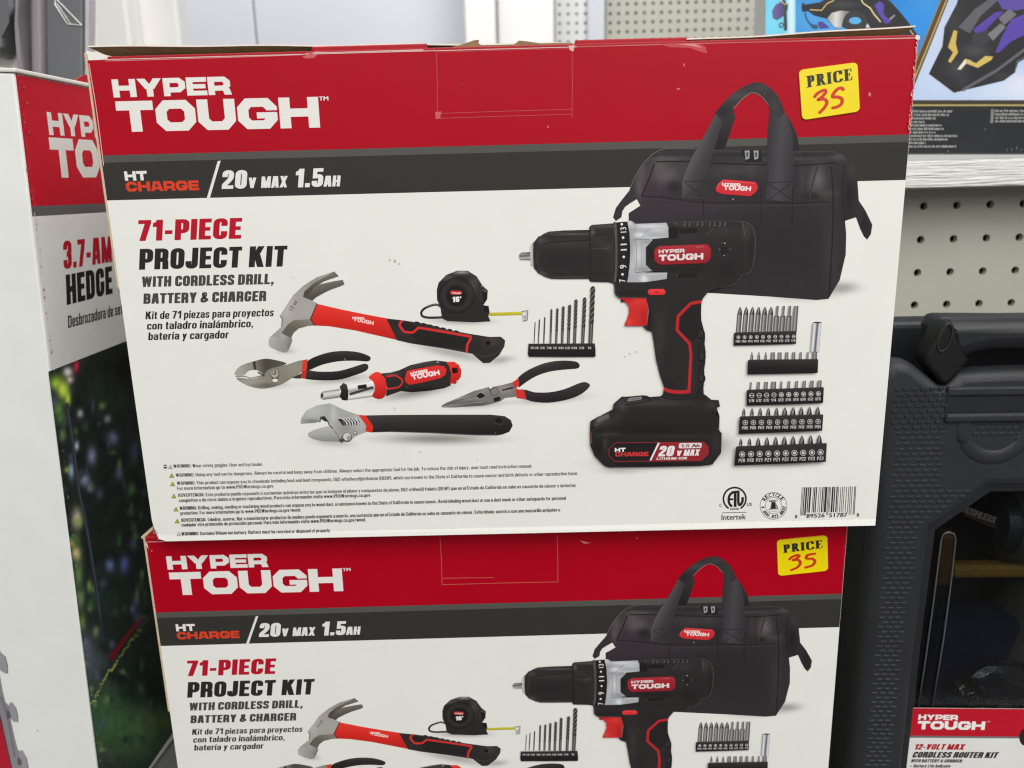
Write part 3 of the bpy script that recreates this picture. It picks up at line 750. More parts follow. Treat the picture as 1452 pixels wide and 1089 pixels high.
A.shade([(35, 415), (150, 428), (300, 452), (440, 490), (580, 515), (700, 534), (772, 532), (800, 556), (795, 595), (762, 650), (702, 700), (660, 702), (635, 682), (590, 642), (400, 606), (200, 576), (105, 555)], A.blobs(BK, [(450, 500, 260, 26, (72, 66, 62)), (720, 560, 60, 40, (66, 61, 58)), (300, 590, 200, 25, (34, 31, 31))]))
for i in range(7): A.ell(235 + i * 42, 441 + i * 9.5, 17, 6, (40, 36, 36), .2)
A.poly([(128, 434), (205, 452), (240, 478), (560, 530), (545, 610), (390, 585), (230, 560), (180, 510), (140, 490)], (38, 35, 34))
A.stroke([(138, 428), (117, 455), (150, 502), (208, 506), (242, 474), (400, 500), (580, 532), (578, 545), (556, 585), (552, 636)], 15, (214, 50, 48), rad=12)
A.ell(690, 572, 15, 14, (20, 18, 18)); A.stroke([(610, 640), (660, 660), (740, 640), (790, 580)], 5, (70, 66, 64), sm=4)
A.make('printed_hammer', kit)

# slip joint pliers
A = Art(front, 7e-5); A.r = rE
GR = A.lg((680, 70), (680, 150), (66, 62, 60), (46, 42, 42), (38, 35, 35))
A.shade([(500, 132), (600, 90), (700, 75), (800, 82), (865, 104), (878, 120), (860, 138), (780, 134), (680, 138), (580, 160), (500, 194), (486, 186)], GR, sm=3)
A.shade([(488, 190), (560, 200), (680, 197), (780, 170), (840, 152), (864, 165), (850, 195), (770, 226), (680, 250), (560, 252), (470, 240), (474, 210)], A.lg((680, 180), (690, 255), (58, 54, 52), (40, 37, 37), (30, 28, 28)), sm=3)
A.shade([(55, 208), (90, 165), (180, 135), (240, 122), (300, 130), (370, 152), (290, 180), (240, 222), (215, 205), (185, 190), (140, 195), (110, 222), (65, 222)], A.lg((90, 190), (320, 150), (168, 165, 152), (140, 136, 124), (76, 72, 66), (88, 84, 77)), sm=3)
A.poly([(163, 140), (180, 135), (186, 188), (172, 190)], (62, 58, 54))
A.shade([(68, 236), (160, 244), (228, 222), (262, 186), (370, 158), (470, 130), (470, 180), (450, 210), (400, 240), (330, 280), (230, 303), (150, 290), (90, 262)], A.blobs((136, 130, 119), [(150, 265, 90, 30, (164, 160, 148)), (420, 180, 60, 50, (150, 145, 133)), (260, 285, 80, 18, (108, 103, 94))]), sm=3)
A.poly([(400, 238), (460, 210), (458, 242), (430, 242)], (60, 56, 52))
A.poly([(466, 132), (497, 124), (492, 188), (462, 200)], (214, 62, 48)); A.poly([(460, 200), (490, 192), (486, 244), (456, 240)], (196, 48, 38))
A.ell(299, 216, 27, 37, (104, 99, 92)); A.ell(297, 210, 22, 27, (172, 166, 156)); A.ell(294, 204, 14, 16, (112, 104, 98)); A.ell(290, 202, 5, 8, (196, 190, 182)); A.ell(300, 250, 20, 14, (86, 80, 74)); A.ell(300, 253, 17, 10, PAPER)
for i in range(5): A.ell(200 + i * 8, 205 + i * 5, 5, 5, (60, 57, 52))
A.stroke([(60, 228), (120, 228), (150, 240), (220, 224)], 4, (100, 96, 88))
A.make('printed_slip_pliers', kit)

# ratchet screwdriver
A = Art(front, 7e-5); A.r = rE
A.shade([(576, 332), (590, 320), (690, 305), (695, 356), (592, 371), (578, 360)], A.lg((640, 310), (648, 365), (120, 118, 114), (225, 224, 220), (196, 194, 190), (96, 92, 88)), 1.5)
A.ell(583, 345, 9, 21, (150, 148, 144), .1); A.ell(584, 345, 6, 13, (25, 23, 23), .1)
A.shade([(690, 292), (714, 268), (740, 284), (744, 360), (736, 376), (706, 372), (690, 350), (700, 320)], A.lg((715, 270), (722, 375), (72, 68, 66), (40, 37, 36), (30, 28, 28)))
A.shade([(734, 276), (892, 244), (910, 350), (740, 373), (745, 330)], A.lg((800, 262), (815, 365), (215, 214, 210), (246, 245, 242), (225, 224, 220), (150, 148, 144), (205, 204, 200), (240, 238, 235), (128, 125, 122)), 1.5)
A.poly([(750, 330), (890, 288), (898, 302), (752, 346)], (66, 62, 60)); A.poly([(798, 284), (852, 276), (856, 300), (802, 308)], (36, 33, 32))
A.shade([(865, 236), (900, 206), (932, 204), (966, 240), (976, 310), (960, 355), (925, 366), (886, 348), (904, 312), (895, 262)], A.lg((900, 210), (920, 360), (240, 64, 52), (218, 46, 38), (176, 32, 30)), sm=2)
A.shade([(936, 212), (1000, 205), (1050, 192), (1120, 160), (1200, 142), (1270, 132), (1340, 140), (1375, 200), (1362, 285), (1325, 300), (1240, 315), (1130, 325), (1060, 318), (970, 350), (978, 300), (966, 240)], A.blobs(BK, [(1180, 150, 90, 14, (92, 88, 86)), (1000, 215, 50, 14, (80, 75, 72)), (1200, 318, 160, 24, (26, 24, 24))]))
A.poly([(1075, 182), (1150, 158), (1280, 140), (1300, 148), (1290, 156), (1170, 172), (1090, 192)], (62, 60, 58)); A.ell(1284, 143, 9, 5, (130, 150, 140))
A.stroke([(972, 230), (1030, 222), (1072, 250), (1068, 275), (1048, 296), (976, 306)], 9, (212, 48, 42), rad=14)
A.shade([(1098, 196), (1120, 190), (1280, 162), (1325, 168), (1338, 190), (1330, 220), (1300, 240), (1180, 268), (1112, 280), (1088, 262), (1085, 240)], A.lg((1200, 170), (1220, 270), (222, 54, 48), (206, 42, 40)))
logo2(A, 1122, 225, 1226, 205, 21, 1130, 250, 1298, 219, 30, (240, 232, 230))
A.shade([(1335, 141), (1385, 140), (1412, 160), (1427, 190), (1424, 232), (1392, 274), (1358, 270), (1366, 215), (1352, 165)], A.lg((1370, 140), (1395, 272), (232, 58, 48), (214, 44, 40), (180, 32, 32)))
A.poly(roundpath([(1368, 178), (1404, 174), (1408, 208), (1374, 212)], 8, True), (58, 22, 22)); A.poly([(1374, 186), (1392, 184), (1394, 206), (1377, 208)], (24, 18, 18))
A.make('printed_screwdriver', kit)

# adjustable wrench
A = Art(front, 7e-5); A.r = rE1
A.shade([(28, 186), (32, 150), (65, 100), (130, 68), (218, 53), (265, 75), (330, 104), (402, 128), (452, 185), (448, 240), (385, 265), (350, 290), (300, 304), (275, 300), (268, 262), (242, 222), (230, 200), (205, 168), (160, 142), (150, 172), (120, 180)], A.blobs((170, 171, 166), [(110, 100, 70, 50, (190, 191, 186)), (100, 170, 60, 16, (128, 128, 124)), (240, 130, 20, 60, (196, 197, 192)), (320, 220, 60, 60, (150, 150, 146)), (400, 170, 40, 40, (186, 186, 182))]))
A.shade([(75, 246), (110, 226), (180, 205), (230, 194), (268, 262), (278, 300), (170, 298), (110, 284), (80, 268)], A.lg((160, 205), (165, 298), (186, 187, 182), (170, 171, 166), (140, 140, 136)))
A.stroke([(152, 176), (160, 142), (182, 140), (202, 168), (212, 190), (236, 218)], 7, (58, 54, 52)); A.poly([(158, 142), (182, 138), (204, 168), (190, 172), (165, 158)], (52, 49, 47))
A.stroke([(222, 56), (258, 120), (270, 150)], 3, (196, 196, 192)); A.stroke([(240, 225), (272, 265), (280, 300)], 4, (104, 103, 100))
A.poly([(264, 150), (384, 148), (410, 190), (300, 197)], (88, 86, 83)); A.poly([(270, 156), (288, 154), (306, 190), (300, 194)], (50, 47, 46))
for i in range(5): A.stroke([(300 + i * 19, 152), (322 + i * 19, 172), (330 + i * 17, 194)], 8, (206, 206, 202), sm=3); A.stroke([(309 + i * 19, 153), (331 + i * 19, 173), (338 + i * 17, 194)], 4, (40, 37, 36), sm=3)
A.stroke([(264, 150), (384, 148), (410, 190)], 4, (214, 214, 210))
A.ell(328, 272, 33, 30, (96, 95, 92)); A.ell(328, 268, 26, 24, (204, 205, 200)); A.ell(340, 276, 13, 16, (150, 150, 146)); A.stroke([(300, 262), (275, 294), (300, 304)], 9, (120, 119, 115)); A.ell(380, 245, 14, 13, (116, 115, 111)); A.ell(379, 244, 9, 8, (190, 190, 186)); A.poly([(280, 284), (310, 282), (312, 296), (284, 304)], (70, 67, 65))
A.shade([(400, 127), (446, 131), (480, 175), (496, 202), (490, 240), (446, 234), (452, 196), (430, 165)], A.lg((440, 130), (460, 238), (228, 56, 42), (212, 44, 34)))
A.shade([(446, 131), (600, 128), (900, 126), (1250, 126), (1340, 135), (1380, 160), (1393, 195), (1372, 235), (1330, 252), (1290, 259), (1150, 258), (850, 243), (600, 236), (490, 239), (496, 202), (480, 175)], A.lg((900, 126), (905, 252), (64, 60, 60), (52, 48, 48), (42, 39, 40), (34, 31, 32)))
A.ell(1300, 170, 32, 22, (62, 58, 58), .3); A.ell(1303, 166, 26, 17, (28, 26, 27), .3); A.stroke([(600, 233), (850, 240), (1150, 254), (1290, 255)], 3, (72, 68, 67))
A.make('printed_wrench', kit)

# long nose pliers
A = Art(front, 7e-5); A.r = rF
A.shade([(750, 312), (830, 250), (960, 195), (1080, 175), (1200, 180), (1238, 206), (1224, 236), (1130, 245), (1000, 262), (890, 300), (800, 356), (756, 388), (760, 345)], A.lg((960, 180), (990, 280), (76, 72, 70), (52, 48, 48), (44, 41, 41)), sm=3)
A.shade([(798, 405), (880, 425), (1000, 425), (1120, 400), (1230, 355), (1285, 345), (1322, 370), (1280, 420), (1200, 465), (1080, 497), (950, 508), (815, 482)], A.lg((1000, 400), (1010, 505), (58, 54, 54), (46, 42, 43), (34, 31, 32)), sm=3)
A.shade([(145, 532), (180, 510), (300, 460), (400, 415), (515, 385), (530, 400), (560, 380), (620, 370), (716, 344), (748, 400), (736, 462), (650, 470), (612, 496), (550, 515), (480, 531), (250, 546), (150, 545)], A.blobs((122, 118, 115), [(300, 470, 120, 16, (146, 142, 138)), (400, 520, 140, 22, (88, 84, 82)), (640, 400, 60, 30, (150, 146, 142)), (480, 410, 40, 16, (148, 144, 140))]))
A.stroke([(150, 530), (300, 484), (430, 452)], 4, (58, 55, 53)); A.stroke([(152, 540), (300, 520), (480, 500)], 4, (160, 156, 152))
A.poly([(416, 452), (452, 424), (490, 442), (484, 462), (450, 474)], (30, 27, 27)); A.stroke([(416, 452), (452, 424), (490, 442)], 5, (160, 156, 150))
ring(A, 565, 420, 31, 5, (84, 80, 78)); ring(A, 568, 422, 17, 3, (150, 146, 142), 20, 300)
A.poly([(558, 470), (610, 458), (612, 490), (560, 502)], (32, 29, 29)); A.poly([(624, 404), (712, 382), (714, 394), (628, 414)], (34, 31, 31)); A.stroke([(518, 386), (530, 410), (560, 384)], 6, (60, 57, 55))
A.poly([(706, 346), (754, 314), (762, 372), (726, 396)], (208, 54, 46)); A.poly([(734, 402), (796, 402), (818, 482), (740, 470)], (210, 52, 44))
A.make('printed_nose_pliers', kit)

# tape measure
A = Art(front, 7e-5); A.r = rD
A.stroke([(390, 340), (350, 326), (290, 346), (262, 372), (268, 400), (310, 410), (400, 408)], 15, (48, 45, 44), sm=4); A.stroke([(385, 334), (340, 326), (290, 342)], 4, (120, 118, 114), sm=3)
A.shade([(690, 378), (912, 371), (915, 393), (692, 399)], A.lg((800, 373), (800, 398), (214, 204, 60), (176, 164, 48)))
A.shade([(360, 232), (372, 185), (420, 135), (490, 108), (560, 108), (618, 145), (650, 200), (688, 236), (685, 290), (660, 330), (694, 335), (700, 380), (690, 396), (706, 434), (600, 440), (430, 432), (394, 415), (384, 350), (362, 295)], A.blobs((44, 41, 40), [(520, 118, 60, 12, (150, 148, 144)), (600, 190, 30, 60, (72, 68, 66)), (420, 150, 50, 20, (84, 80, 78)), (660, 260, 20, 40, (66, 63, 62)), (680, 350, 14, 12, (80, 78, 78))]))
ring(A, 488, 268, 112, 6, (28, 26, 26)); ring(A, 488, 268, 84, 9, (58, 54, 53)); A.ell(486, 270, 62, 64, (30, 27, 27))
A.stroke([(618, 150), (652, 204), (690, 240)], 5, (90, 87, 85)); A.poly([(645, 225), (686, 238), (684, 288), (662, 322)], (34, 31, 31)); A.stroke([(650, 232), (684, 244)], 5, (110, 107, 105)); A.poly([(660, 336), (692, 338), (694, 372), (664, 370)], (28, 26, 26))
A.poly(roundpath([(444, 240), (462, 234), (520, 238), (524, 256), (500, 263), (448, 260)], 6, True), (196, 44, 44)); A.text('TOUGH', (456, 258), (516, 259), 12, (232, 200, 196), 'logo', gap=.06)
A.text("16'", (460, 311), (517, 308), 35, (240, 238, 234), 'heavy', .12)
A.poly([(905, 370), (946, 364), (942, 425), (914, 433), (910, 400)], (196, 194, 190)); A.stroke([(905, 370), (946, 364), (942, 425), (914, 433)], 5, (120, 118, 116)); A.poly([(914, 380), (934, 376), (922, 400)], (240, 240, 238)); A.ell(928, 408, 6, 8, (150, 148, 146))
A.make('printed_tape_measure', kit)

# drill bit rack
A = Art(front, 7e-5); A.r = rD
for xb, xt, yt, w in ((986, 993, 438, 7), (1013, 1021, 420, 9), (1048, 1055, 405, 10), (1091, 1098, 354, 14), (1128, 1136, 348, 17), (1166, 1174, 335, 19), (1206, 1215, 325, 21), (1246, 1256, 290, 22), (1298, 1312, 277, 24), (1348, 1364, 205, 31)):
    def pt(t, o): return (xb + (xt - xb) * t + o, 574 + (yt - 574) * t)
    A.poly([pt(0, -w * .42), pt(0, w * .42), pt(.36, w * .45), pt(.36, -w * .45)], (72, 70, 68)); A.poly([pt(0, -w * .1), pt(0, w * .12), pt(.36, w * .12), pt(.36, -w * .1)], (128, 126, 122))
    n = max(4, int(.64 * (574 - yt) / (w * 1.15))); P = []; Q = []
    for i in range(n * 4 + 1):
        t = .34 + .64 * i / (n * 4); wv = .36 + .16 * abs(math.sin(i * math.pi / 4)); P.append(pt(t, -w * wv)); Q.append(pt(t, w * wv))
    P.append(pt(1, 0)); A.poly(P + Q[::-1], (52, 49, 48))
    for i in range(n):
        t0 = .36 + .62 * i / n; t1 = t0 + .62 / n
        A.poly([pt(t0, -w * .46), pt(t0 + (t1 - t0) * .35, -w * .42), pt(t1, w * .42), pt(t1 - (t1 - t0) * .3, w * .46)], (112, 109, 105))
A.shade([(950, 576), (1376, 574), (1380, 612), (1381, 655), (1376, 661), (952, 660), (946, 640)], A.lg((1160, 574), (1160, 660), (56, 52, 52), (36, 33, 34), (30, 28, 28)))
for t, x, w in (('1/16', 973, 20), ('5/64', 1003, 24), ('3/32', 1040, 28), ('7/64', 1082, 32), ('1/8', 1119, 22), ('9/64', 1159, 32), ('5/32', 1200, 32), ('11/64', 1243, 38), ('3/16', 1291, 32), ('1/4', 1341, 22)):
    A.text(t, (x - w / 2, 611), (x + w / 2, 611), 15, (216, 214, 210), 'fine', gap=.1)
A.make('printed_drill_bits', kit)

# screwdriver bit racks
def bit(A, xb, yb, yt, w, kind, lean=8):
    def pt(t, o): return (xb + lean * t + o, yb + (yt - yb) * t)
    st = ((98, 96, 96), (160, 158, 158), (118, 116, 116), (84, 82, 82))
    h = abs(yt - yb)
    if kind == 'ph':                       # hexagonal shank, pointed tip
        s_ = max(.0, 1 - w * 1.55 / h)
        for i in range(4): A.poly([pt(-.02, -w / 2 + w * i / 4), pt(-.02, -w / 2 + w * (i + 1) / 4), pt(s_, -w / 2 + w * (i + 1) / 4), pt(s_, -w / 2 + w * i / 4)], st[i], z=False)
        A.poly([pt(s_, -w * .5), pt(s_ + (1 - s_) * .55, -w * .36), pt(1, -w * .07), pt(1, w * .07), pt(s_ + (1 - s_) * .55, w * .36), pt(s_, w * .5)], (84, 81, 80))
        A.poly([pt(s_, -w * .2), pt(.97, -w * .03), pt(.97, w * .03), pt(s_ + (1 - s_) * .4, w * .12)], (150, 147, 146))
        A.poly([pt(s_ - .02, w * .18), pt(.9, w * .08), pt(s_ + (1 - s_) * .5, w * .34), pt(s_ - .02, w * .48)], (50, 47, 47))
    elif kind == 'thin':
        for i in range(4): A.poly([pt(-.02, -w / 2 + w * i / 4), pt(-.02, -w / 2 + w * (i + 1) / 4), pt(.6, -w / 2 + w * (i + 1) / 4), pt(.6, -w / 2 + w * i / 4)], st[i], z=False)
        A.poly([pt(.58, -w * .5), pt(.68, -w * .24), pt(1, -w * .24), pt(1, w * .24), pt(.68, w * .24), pt(.58, w * .5)], (130, 128, 128)); A.poly([pt(.68, w * .05), pt(1, w * .05), pt(1, w * .22), pt(.68, w * .22)], (88, 86, 86))
    else:                                  # flat blade or hexagon
        for i in range(3): A.poly([pt(-.02, -w / 2 + w * i / 3), pt(-.02, -w / 2 + w * (i + 1) / 3), pt(1, -w * .44 + w * .88 * (i + 1) / 3), pt(1, -w * .44 + w * .88 * i / 3)], ((120, 118, 118), (152, 150, 150), (96, 94, 94))[i], z=False)
    A.o += STEP
def rack(A, q, n, labels, sym, ysym, ytxt, cap, r, x0, dx, dy):
    A.shade(q, A.lg(q[0], q[-1], (52, 49, 50), (34, 31, 33), (28, 26, 27)), 4)
    A.poly([q[0], (q[0][0] + 7, q[0][1] - 6), (q[1][0] - 3, q[1][1] - 6), q[1]], (62, 58, 58))
    if not labels: return
    for i, t in enumerate(labels.split()):
        x = x0 + dx * i; y = ysym + dy * i; W_ = (206, 204, 202)
        if sym[i] == 's': ring(A, x, y, r, 3, W_); A.stroke([(x - r, y), (x + r, y)], 3.4, W_)
        elif sym[i] == 'p': ring(A, x, y, r, 3, W_); A.stroke([(x - r * .6, y), (x + r * .6, y)], 4, W_); A.stroke([(x, y - r * .7), (x, y + r * .7)], 4, W_)
        else: ring(A, x, y, r, 3.4, W_); A.ell(x, y, r * .55, r * .55, W_)
        w = dx * .36
        A.text(t, (x - w - 3, ytxt + dy * i), (x + w - 3, ytxt + dy * (i + .7)), cap, W_, 'fine', gap=.1)
A = Art(front, 7e-5); A.r = rJ
for i in range(10):
    bit(A, 116 + 38.1 * i, 226 - .8 * i, (66 if i < 6 else 60) - .2 * i, 31, 'ph' if i < 6 else ('thin' if i < 9 else 'flat'), 13)
    bit(A, 199 + 42.8 * i, 394, 347 - .4 * i, (17, 17, 15, 28, 25, 22, 22, 15, 12, 30)[i], 'thin' if i < 3 else 'flat', 2)
    bit(A, 190 + 47.0 * i, 578 - 1.7 * i, 531 - 1.5 * i, (14, 22, 26, 34, 14, 17, 18, 22, 24, 27)[i], 'flat' if i < 4 else 'flat', 4)
    bit(A, 149 + 50.4 * i, 742 - 1.0 * i, 692 - 1.4 * i, (22, 23, 26, 27, 28, 36, 36, 35, 34, 34)[i], 'ph', 3)
    bit(A, 131 + 53.6 * i, 928 - 2.3 * i, 878 - 2.7 * i, (22, 24, 32, 33, 31, 36, 35, 36, 34, 36)[i], 'ph', 2)
A.shade([(575, 160), (628, 160), (612, 341), (561, 341)], A.lg((567, 250), (622, 255), (150, 150, 154), (236, 236, 238), (190, 190, 196), (70, 70, 84), (196, 196, 200), (228, 228, 230), (140, 140, 144)), 1.2)
A.ell(601, 161, 26, 5, (70, 68, 70))
rack(A, [(88, 228), (472, 219), (470, 292), (86, 303)], 10, 'PH0 PH0 PH1 PH1 PH2 PH2 1/8 5/32 3/16 1/4', 'ppppppssss', 252, 285, 15, 9.5, 115, 37.7, -.6)
rack(A, [(172, 395), (605, 391), (602, 471), (170, 480)], 10, '', '', 0, 0, 0, 0, 0, 0, 0)
rack(A, [(165, 580), (640, 564), (635, 656), (164, 673)], 10, '1/8 5/32 3/16 1/4 H3/32 H7/64 H1/8 H9/64 H5/32 H3/16', 'ssssoooooo', 610, 651, 18, 13.5, 196, 45.4, -1.3)
rack(A, [(120, 743), (635, 731), (628, 826), (115, 846)], 10, 'PH0 PH0 PH1 PH1 PH1 PH2 PH2 PH2 PH3 PH3', 'pppppppppp', 776, 818, 19, 14.5, 155, 49.6, -.9)
rack(A, [(96, 926), (655, 906), (649, 1016), (86, 1039)], 10, 'PZ0 PZ0 PZ1 PZ1 PZ1 PZ2 PZ2 PZ2 PZ3 PZ3', 'oooooooooo', 970, 1018, 21, 16.5, 135, 53.4, -1.5)
A.make('printed_bit_racks', kit)

# tool bag
A = Art(front, 4e-5); A.r = rI
BG = (52, 48, 51)
A.shade([(690, 330), (700, 235), (760, 235), (792, 280), (818, 338), (829, 408), (800, 412), (770, 420)], A.lg((760, 250), (810, 400), (58, 55, 57), (40, 37, 40)))
A.shade([(470, 240), (545, 228), (552, 262), (530, 330), (508, 392), (498, 402), (460, 402)], A.lg((540, 250), (480, 390), (54, 51, 53), (34, 32, 34)))
A.shade([(100, 572), (118, 525), (150, 470), (195, 422), (250, 396), (380, 394), (560, 400), (720, 406), (975, 405), (1010, 420), (1060, 468), (1076, 530), (1082, 618), (1110, 660), (1140, 722), (1134, 762), (1118, 786), (1104, 772), (1088, 740), (1070, 690), (1023, 705), (1028, 760), (1026, 850), (1000, 960), (952, 1040), (900, 1045), (700, 1030), (300, 1006), (95, 880), (95, 672), (145, 640), (130, 612), (104, 628), (80, 645), (68, 664), (64, 690), (40, 706), (28, 690), (40, 650), (62, 620)],
    A.blobs(BG, [(250, 520, 70, 60, (98, 90, 94)), (180, 570, 60, 50, (62, 50, 57)), (300, 650, 220, 50, (62, 50, 57)), (560, 490, 120, 30, (68, 64, 66)), (230, 470, 30, 40, (88, 82, 84)), (290, 560, 40, 30, (40, 35, 38)), (270, 440, 80, 10, (84, 80, 80)), (760, 440, 200, 8, (70, 66, 67)), (930, 590, 60, 18, (80, 76, 76)), (1050, 500, 20, 50, (66, 62, 63)), (140, 560, 16, 50, (88, 80, 82)), (905, 530, 34, 60, (104, 99, 98)), (880, 575, 14, 44, (92, 88, 86)), (880, 600, 40, 20, (36, 33, 35)), (1000, 430, 40, 16, (74, 72, 72)), (700, 800, 330, 200, (44, 41, 44)), (960, 850, 40, 200, (56, 53, 55)), (150, 500, 24, 60, (84, 78, 80)), (330, 480, 18, 60, (66, 60, 63)), (620, 500, 18, 50, (70, 66, 68)), (840, 520, 16, 60, (62, 58, 60)), (620, 560, 60, 50, (44, 41, 43)), (1040, 600, 30, 90, (36, 33, 34)), (450, 650, 220, 14, (56, 52, 54)), (1110, 720, 22, 50, (36, 34, 35))], 6), 1.7)
A.stroke([(100, 572), (118, 525), (150, 470), (195, 422), (250, 396), (380, 394)], 4, (96, 90, 88), sm=3)
A.stroke([(195, 430), (260, 418), (460, 420), (700, 424), (980, 420)], 3, (36, 33, 34), sm=3); A.stroke([(212, 452), (330, 450), (460, 458), (690, 465), (860, 466), (985, 455)], 5, (32, 29, 30), sm=3); A.stroke([(460, 404), (700, 410), (980, 408)], 3, (74, 70, 71))
A.stroke([(150, 600), (240, 604), (420, 626), (670, 624), (800, 630), (952, 622)], 4, (36, 33, 34), sm=3); A.stroke([(150, 612), (240, 616), (420, 640), (670, 640), (952, 636)], 3, (66, 61, 63), sm=3)
A.stroke([(962, 470), (972, 600), (968, 800), (955, 1030)], 5, (34, 31, 32), sm=3); A.stroke([(1020, 470), (1010, 600), (1024, 705)], 5, (38, 35, 36), sm=3)
A.stroke([(205, 460), (180, 530), (150, 600)], 6, (36, 32, 34), sm=3); A.stroke([(905, 470), (880, 560), (870, 610)], 8, (60, 57, 57), sm=3)
A.stroke([(415, 545), (418, 700)], 3, (38, 35, 37)); A.stroke([(665, 560), (662, 720)], 3, (38, 35, 37)); A.stroke([(800, 540), (795, 720)], 3, (38, 35, 37))
A.shade([(325, 532), (345, 478), (372, 420), (400, 375), (440, 300), (470, 240), (500, 240), (492, 300), (470, 370), (448, 450), (436, 540), (420, 612), (324, 606)], A.lg((380, 400), (470, 440), (88, 85, 88), (64, 61, 64), (52, 49, 52)))
A.shade([(692, 330), (700, 240), (716, 222), (762, 238), (785, 290), (798, 340), (802, 420), (800, 540), (788, 622), (680, 612), (690, 530), (688, 420)], A.lg((690, 400), (800, 410), (54, 51, 55), (72, 69, 73), (56, 53, 57)))
A.shade([(465, 242), (500, 200), (540, 160), (590, 128), (630, 112), (664, 112), (700, 132), (735, 168), (765, 238), (745, 262), (704, 244), (694, 212), (665, 176), (640, 160), (612, 162), (575, 188), (545, 226), (520, 262), (490, 270)], A.blobs((54, 51, 53), [(560, 170, 60, 20, (72, 69, 70)), (660, 135, 40, 16, (66, 63, 64)), (720, 210, 24, 40, (62, 59, 61)), (500, 240, 30, 26, (40, 38, 40))]))
A.stroke([(545, 224), (575, 190), (612, 160), (640, 158), (668, 176), (694, 210)], 2.5, (168, 120, 118), sm=3)
for x0, x1, y0, y1 in ((330, 432, 536, 606), (690, 798, 540, 616)):
    A.stroke([(x0, y0), (x1, y0 - 2)], 3, (40, 37, 39)); A.stroke([(x0 + 6, y0 + 6), (x1 - 8, y1 - 4)], 3, (40, 38, 40)); A.stroke([(x1 - 8, y0 + 6), (x0 + 6, y1 - 4)], 3, (40, 38, 40)); A.stroke([(x0, y1), (x1 - 12, y1 + 6)], 3, (66, 62, 64))
A.poly([(580, 402), (662, 404), (668, 450), (600, 452)], (36, 34, 36))
for x in (592, 630): A.poly([(x, 404), (x + 22, 404), (x + 20, 438), (x + 4, 444)], (150, 152, 158)); A.poly([(x + 7, 412), (x + 15, 412), (x + 14, 430), (x + 8, 432)], (60, 58, 62))
A.poly(roundpath([(467, 568), (478, 545), (500, 527), (640, 538), (650, 560), (640, 582), (616, 600), (496, 590), (470, 580)], 8, True), (204, 46, 54))
A.stroke([(474, 566), (482, 548), (502, 533), (634, 544)], 3, (226, 92, 92))
logo2(A, 494, 554, 574, 558, 13, 500, 572, 618, 578, 20, (240, 222, 220))
A.ell(542, 612, 2.5, 2.5, (200, 196, 194))
A.make('printed_tool_bag', kit)

# cordless drill
A = Art(front, 3.6e-4); DB = (46, 42, 43)
A.r = rG2
A.shade([(45, 440), (70, 420), (162, 415), (170, 496), (60, 494), (48, 480)], A.lg((100, 416), (105, 496), (120, 118, 116), (176, 174, 170), (84, 82, 80), (190, 188, 184), (110, 108, 106)), 1.2)
A.poly([(48, 440), (70, 420), (160, 416), (160, 432), (110, 440)], (132, 130, 126)); A.poly([(96, 440), (160, 420), (162, 434)], (66, 63, 62))
A.shade([(163, 350), (192, 310), (198, 560), (168, 552), (160, 450)], A.lg((160, 450), (198, 450), (220, 218, 214), (176, 174, 172), (140, 138, 136)))
A.shade([(190, 322), (230, 272), (300, 226), (350, 205), (500, 194), (766, 187), (772, 692), (500, 694), (380, 692), (312, 672), (240, 632), (196, 580), (188, 460)], A.blobs(DB, [(540, 226, 320, 16, (92, 88, 87)), (270, 300, 60, 40, (78, 74, 73)), (540, 330, 300, 50, (56, 52, 53)), (500, 500, 280, 80, (42, 38, 40)), (280, 640, 60, 40, (70, 66, 65)), (560, 678, 240, 14, (64, 60, 60)), (225, 450, 24, 120, (58, 54, 53))]), 2)
A.stroke([(316, 246), (420, 226), (766, 210)], 6, (28, 26, 27), sm=3); A.stroke([(290, 356), (310, 334), (420, 314), (770, 294)], 8, (33, 30, 31), sm=3); A.stroke([(300, 362), (430, 330), (770, 312)], 4, (70, 66, 66), sm=3)
A.stroke([(288, 600), (420, 640), (770, 640)], 6, (34, 31, 32), sm=3); A.stroke([(250, 250), (225, 300), (214, 460), (228, 600), (250, 640)], 5, (34, 31, 32), sm=3)
A.shade([(766, 156), (790, 137), (1010, 120), (1052, 110), (1120, 104), (1165, 104), (1176, 200), (1182, 320), (1180, 520), (1160, 728), (1050, 748), (960, 726), (782, 722), (764, 704)], A.blobs(DB, [(900, 150, 160, 22, (76, 72, 72)), (900, 300, 120, 80, (54, 50, 51)), (800, 210, 20, 36, (92, 90, 88)), (960, 380, 50, 30, (66, 62, 62)), (1000, 500, 40, 160, (52, 48, 49))]), 2)
A.stroke([(772, 160), (776, 700)], 8, (24, 22, 23)); A.stroke([(800, 248), (960, 236), (960, 300)], 6, (30, 27, 28)); A.stroke([(800, 378), (950, 380), (1005, 336)], 5, (78, 75, 75)); A.stroke([(800, 640), (960, 632)], 6, (32, 29, 30)); A.stroke([(960, 130), (1000, 160)], 4, (110, 107, 106))
A.shade([(1012, 120), (1040, 112), (1054, 250), (1060, 430), (1052, 620), (1030, 740), (1008, 738), (1030, 620), (1036, 430), (1030, 250)], A.lg((1012, 300), (1060, 300), (62, 60, 61), (96, 95, 97), (58, 55, 57)), sm=2)
A.shade([(1050, 111), (1120, 104), (1165, 104), (1176, 200), (1182, 320), (1180, 520), (1160, 728), (1046, 748), (1062, 620), (1070, 430), (1064, 250)], A.lg((1060, 400), (1180, 400), (30, 28, 29), (40, 37, 38), (28, 26, 27)))
NW = (228, 226, 224)
